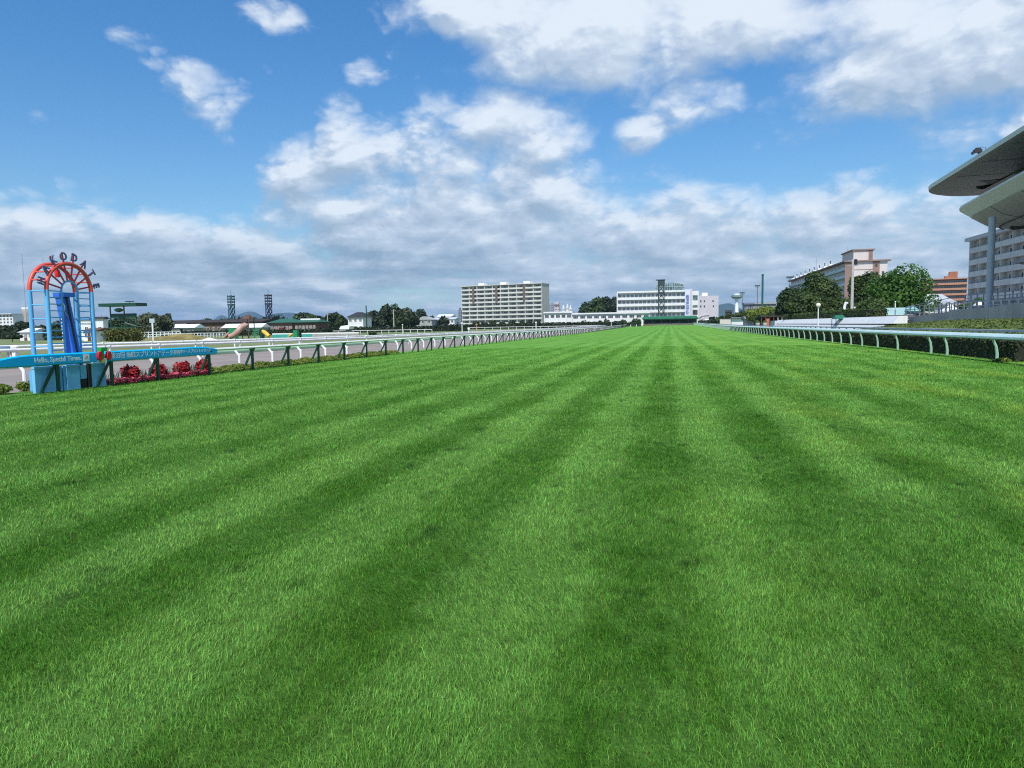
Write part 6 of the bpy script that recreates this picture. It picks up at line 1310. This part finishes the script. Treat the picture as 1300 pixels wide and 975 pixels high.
for k, (x, zb, ye, lab) in enumerate(((26.6, 2.05, 90, 'front grey steel railing along the lowest terrace step'), (29.75, 3.0, 82, 'grey steel railing half way up the terrace steps'), (32.9, 3.95, 74, 'grey steel railing near the top of the terrace steps'), (35.0, 4.6, 69, 'uppermost grey steel railing on the terrace below the column'))):
    r = thing('railing', lab, 'railing', (x, 60, zb), 0, 'railings on the terrace')
    for zz_ in (0.45, 0.8, 1.15): MB().bar((x, 20, zb + zz_), (x, ye, zb + zz_), 0.06).build('rail', RGY, r)
    pm = MB().box(-0.045, 0.045, -0.045, 0.045, 0, 1.15).mesh('post', RGY)
    n = int((ye - 40) / 1.5)
    for i in range(n + 1): inst('post', pm, r, (0, ye - 1.5 * i - 60, 0))
    MB().bar((x, ye, zb + 1.15), (x + 3.0, ye - 6, zb + 2.0), 0.06).build('stair_rail', RGY, r)
for k in range(14):
    y = 55 + 2.3 * k; r_ = inst('crowd_barrier', MB().bar((0, 0, 0), (0, 0, 1.05), 0.09).bar((0, 0.9, 0), (0, 0.9, 1.05), 0.09).bar((0, 0, 1.05), (0, 0.9, 1.05), 0.09).bar((0, 0, 0.55), (0, 0.9, 0.55), 0.06).mesh('crowd_barrier', RGY) if k == 0 else bar_me, None, (28.2 + 0.03 * k, y, 2.69 if k < 8 else 2.37))
    if k == 0: bar_me = r_.data
    tag(r_, 'grey hoop barrier in the row on the lower terrace steps', 'barrier', 'hoop barriers on the terrace')
# ------------------------------------------------------------------ grandstand
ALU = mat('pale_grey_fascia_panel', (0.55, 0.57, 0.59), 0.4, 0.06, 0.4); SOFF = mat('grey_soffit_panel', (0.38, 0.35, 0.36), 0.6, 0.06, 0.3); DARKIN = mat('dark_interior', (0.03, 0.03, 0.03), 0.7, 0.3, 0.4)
g_ = thing('grandstand', 'grandstand with two overhanging curved roof decks and grey column at right edge', 'grandstand', (40, 60, 0))
def deck(name, prof_fn, x_in, y_in, y_far, rad, x_edge, mats, mi):
    """sweep an eave profile [(inset, z)] along the front edge, round the far corner, and along the far end"""
    path = [(x_edge, y) for y in np.linspace(y_in, y_far - rad, 10)]
    n = 9
    path += [(x_edge + rad - rad * math.cos(PI / 2 * k / n), y_far - rad + rad * math.sin(PI / 2 * k / n)) for k in range(1, n + 1)]
    path += [(x, y_far) for x in np.linspace(x_edge + rad + 2, x_in, 5)]
    nrm = []
    for i, (x, y) in enumerate(path):
        a, b = path[max(0, i - 1)], path[min(len(path) - 1, i + 1)]; dx, dy = b[0] - a[0], b[1] - a[1]; l = math.hypot(dx, dy); nrm.append((dy / l, -dx / l))
    mb = MB(); vs = []; k = None
    for (p, nn) in zip(path, nrm):
        pr = prof_fn(p[0], p[1]); k = len(pr)
        for (ins, z) in pr: vs.append((p[0] + nn[0] * ins, p[1] + nn[1] * ins, z))
    fs = []; ms = []
    for i in range(len(path) - 1):
        for j in range(k - 1): fs.append((i * k + j, (i + 1) * k + j, (i + 1) * k + j + 1, i * k + j + 1)); ms.append(mi[j])
    b0 = len(mb.v); mb.v += vs; mb.f += fs; mb.m += ms
    return mb, path, nrm, k
XE, YF = 28.0, 93.0
def zr(y): return 16.35 + (89 - y) * 0.036
def roof_prof(x, y):
    z = zr(y); return [(16.0, z + 3.4), (6.0, z + 1.75), (2.2, z + 0.95), (0.6, z + 0.42), (0.0, z + 0.12), (0.05, z - 0.28), (0.5, z - 0.40), (4.5, z - 0.35), (9.0, z - 0.1), (16.0, z + 0.3)]
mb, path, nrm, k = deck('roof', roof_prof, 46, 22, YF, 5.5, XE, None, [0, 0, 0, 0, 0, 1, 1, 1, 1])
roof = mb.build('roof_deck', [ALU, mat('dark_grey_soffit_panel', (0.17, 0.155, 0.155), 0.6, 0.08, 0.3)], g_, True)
MB().prism([(XE + 5.2, YF - 6.6, zr(84) - 0.42), (XE + 12, YF - 6.6, zr(84) - 0.30), (XE + 12, YF - 8.2, zr(82) - 0.30), (XE + 3.6, YF - 8.2, zr(82) - 0.44)], (0, 0, -0.06)).build('soffit_louvre', DARKIN, g_)
mb = MB(); mb.tube([(XE + 0.9 + 0.25 * math.sin(q_), y, zr(y) + 0.62) for q_, y in zip(np.linspace(0, PI, 12), np.linspace(22, YF - 6, 12))], 0.07, 6); mb.build('gutter_pipe', STEEL, g_, True)
YF2 = 83.5
def zd(y): return 12.75 + (80 - y) * 0.062
def deck_prof(x, y):
    z = zd(y); return [(14.0, z + 1.5), (3.0, z + 0.6), (0.8, z + 0.28), (0.0, z), (0.0, z - 0.18), (0.75, z - 0.72), (1.0, z - 0.95), (2.2, z - 1.75), (4.2, z - 2.25), (7.5, z - 2.4), (14.0, z - 2.4)]
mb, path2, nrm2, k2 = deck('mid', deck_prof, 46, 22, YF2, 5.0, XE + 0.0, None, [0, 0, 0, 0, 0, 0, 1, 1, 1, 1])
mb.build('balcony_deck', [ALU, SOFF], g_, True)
mb = MB(); mb.tube([(p[0] + n_[0] * 3.4, p[1] + n_[1] * 3.4, zd(p[1]) - 2.13) for p, n_ in zip(path2[3:16], nrm2[3:16])], 0.05, 5); mb.build('panel_joint', DARKIN, g_)
seam = mat('dark_seam', (0.07, 0.07, 0.07), 0.7)  # thin dark strips laid along the soffit joints
for y in range(28, 88, 6):
    zq = zr(y); MB().bar((XE + 0.6, y, zq - 0.405), (XE + 4.5, y, zq - 0.355), 0.05, 0.03).bar((XE + 4.5, y, zq - 0.355), (XE + 9.0, y, zq - 0.105), 0.05, 0.03).build('soffit_seam', seam, g_)
for y in range(27, 78, 6):
    zq = zd(y); MB().bar((XE + 1.0, y, zq - 0.96), (XE + 2.2, y, zq - 1.76), 0.05, 0.03).bar((XE + 2.2, y, zq - 1.76), (XE + 4.2, y, zq - 2.26), 0.05, 0.03).bar((XE + 4.2, y, zq - 2.26), (XE + 7.5, y, zq - 2.41), 0.05, 0.03).build('soffit_seam', seam, g_)
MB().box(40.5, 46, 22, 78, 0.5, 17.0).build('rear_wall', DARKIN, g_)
MB().box(37.6, 37.9, 22, 79, 13.2, 16.4).build('glazing', DGLASS, g_)
for y in range(24, 80, 5): MB().box(37.2, 37.55, y, y + 0.5, 13.0, 16.6).build('mullion', SOFF, g_)
MB().box(36.5, 37.1, 70, 80, 13.4, 14.2).build('press_box', DARKIN, g_)
MB().box(34.2, 37.5, 82.2, 82.8, zd(80) - 0.4, zr(82) - 0.4).build('end_pier', SOFF, g_)
p = atX(1256, 380, 28.6); MB().tube([(p.x, p.y, 2.0), (p.x, p.y, 10.9)], 0.29, 20).build('column', mat('blue_grey_column', (0.40, 0.45, 0.50), 0.5, 0.06, 0.5), g_, True)
c_ = atX(1292, 332, 30.5); mb = MB(); mb.prism([(c_.x, c_.y + 0.6, c_.z - 0.1), (c_.x + 0.5, c_.y + 0.6, c_.z + 0.35), (c_.x + 8, c_.y + 0.6, c_.z + 0.7), (c_.x + 8, c_.y + 0.6, c_.z - 0.4), (c_.x + 1.2, c_.y + 0.6, c_.z - 0.35)], (0, -30, 0)); mb.build('lower_canopy', SOFF, g_)
# camera on the roof edge
p = atX(1243, 190, XE + 1.6); t = thing('roof_camera', 'small black television camera on a tripod at the edge of the stand roof', 'camera', (p.x, p.y, zr(p.y) + 0.75)); t.scale = (0.62, 0.62, 0.62); b_ = 0.55
MB().box(-0.75, 0.35, -0.35, 0.35, b_ + 0.25, b_ + 0.75).box(-1.0, -0.75, -0.28, 0.28, b_ + 0.05, b_ + 0.45).box(-0.5, 0.2, -0.25, 0.25, b_ + 0.753, b_ + 1.0).build('camera_body', BLACK, t, False, True)
for a in (0, 2.1, 4.2): MB().tube([(0.7 * math.cos(a), 0.7 * math.sin(a), -0.1), (0, 0, b_ + 0.26)], 0.05, 6).build('tripod_leg', BLACK, t, False, True)
MB().tube([(0.9, 0, 0), (0.95, 0, b_ + 1.0), (0.3, 0, b_ + 1.1)], 0.04, 6).build('guard_frame', BLACK, t, False, True)

# ================================================================== AIR
def haze():
    m = bpy.data.materials.new('summer_haze'); m.use_nodes = True; nt = m.node_tree; nt.nodes.clear()
    o = nt.nodes.new('ShaderNodeOutputMaterial'); v = nt.nodes.new('ShaderNodeVolumePrincipled')
    v.inputs['Color'].default_value = (0.40, 0.66, 1.0, 1); v.inputs['Density'].default_value = HAZE_DENSITY; v.inputs['Anisotropy'].default_value = 0.2
    nt.links.new(v.outputs[0], o.inputs['Volume'])
    b = MB().box(-14600, 14600, -700, 14600, -8, 340).build('haze', m)
    tag(b, 'thin blue summer haze over the plain and far mountains', 'haze', kind='stuff')
HAZE_DENSITY = 6.5e-5
haze()
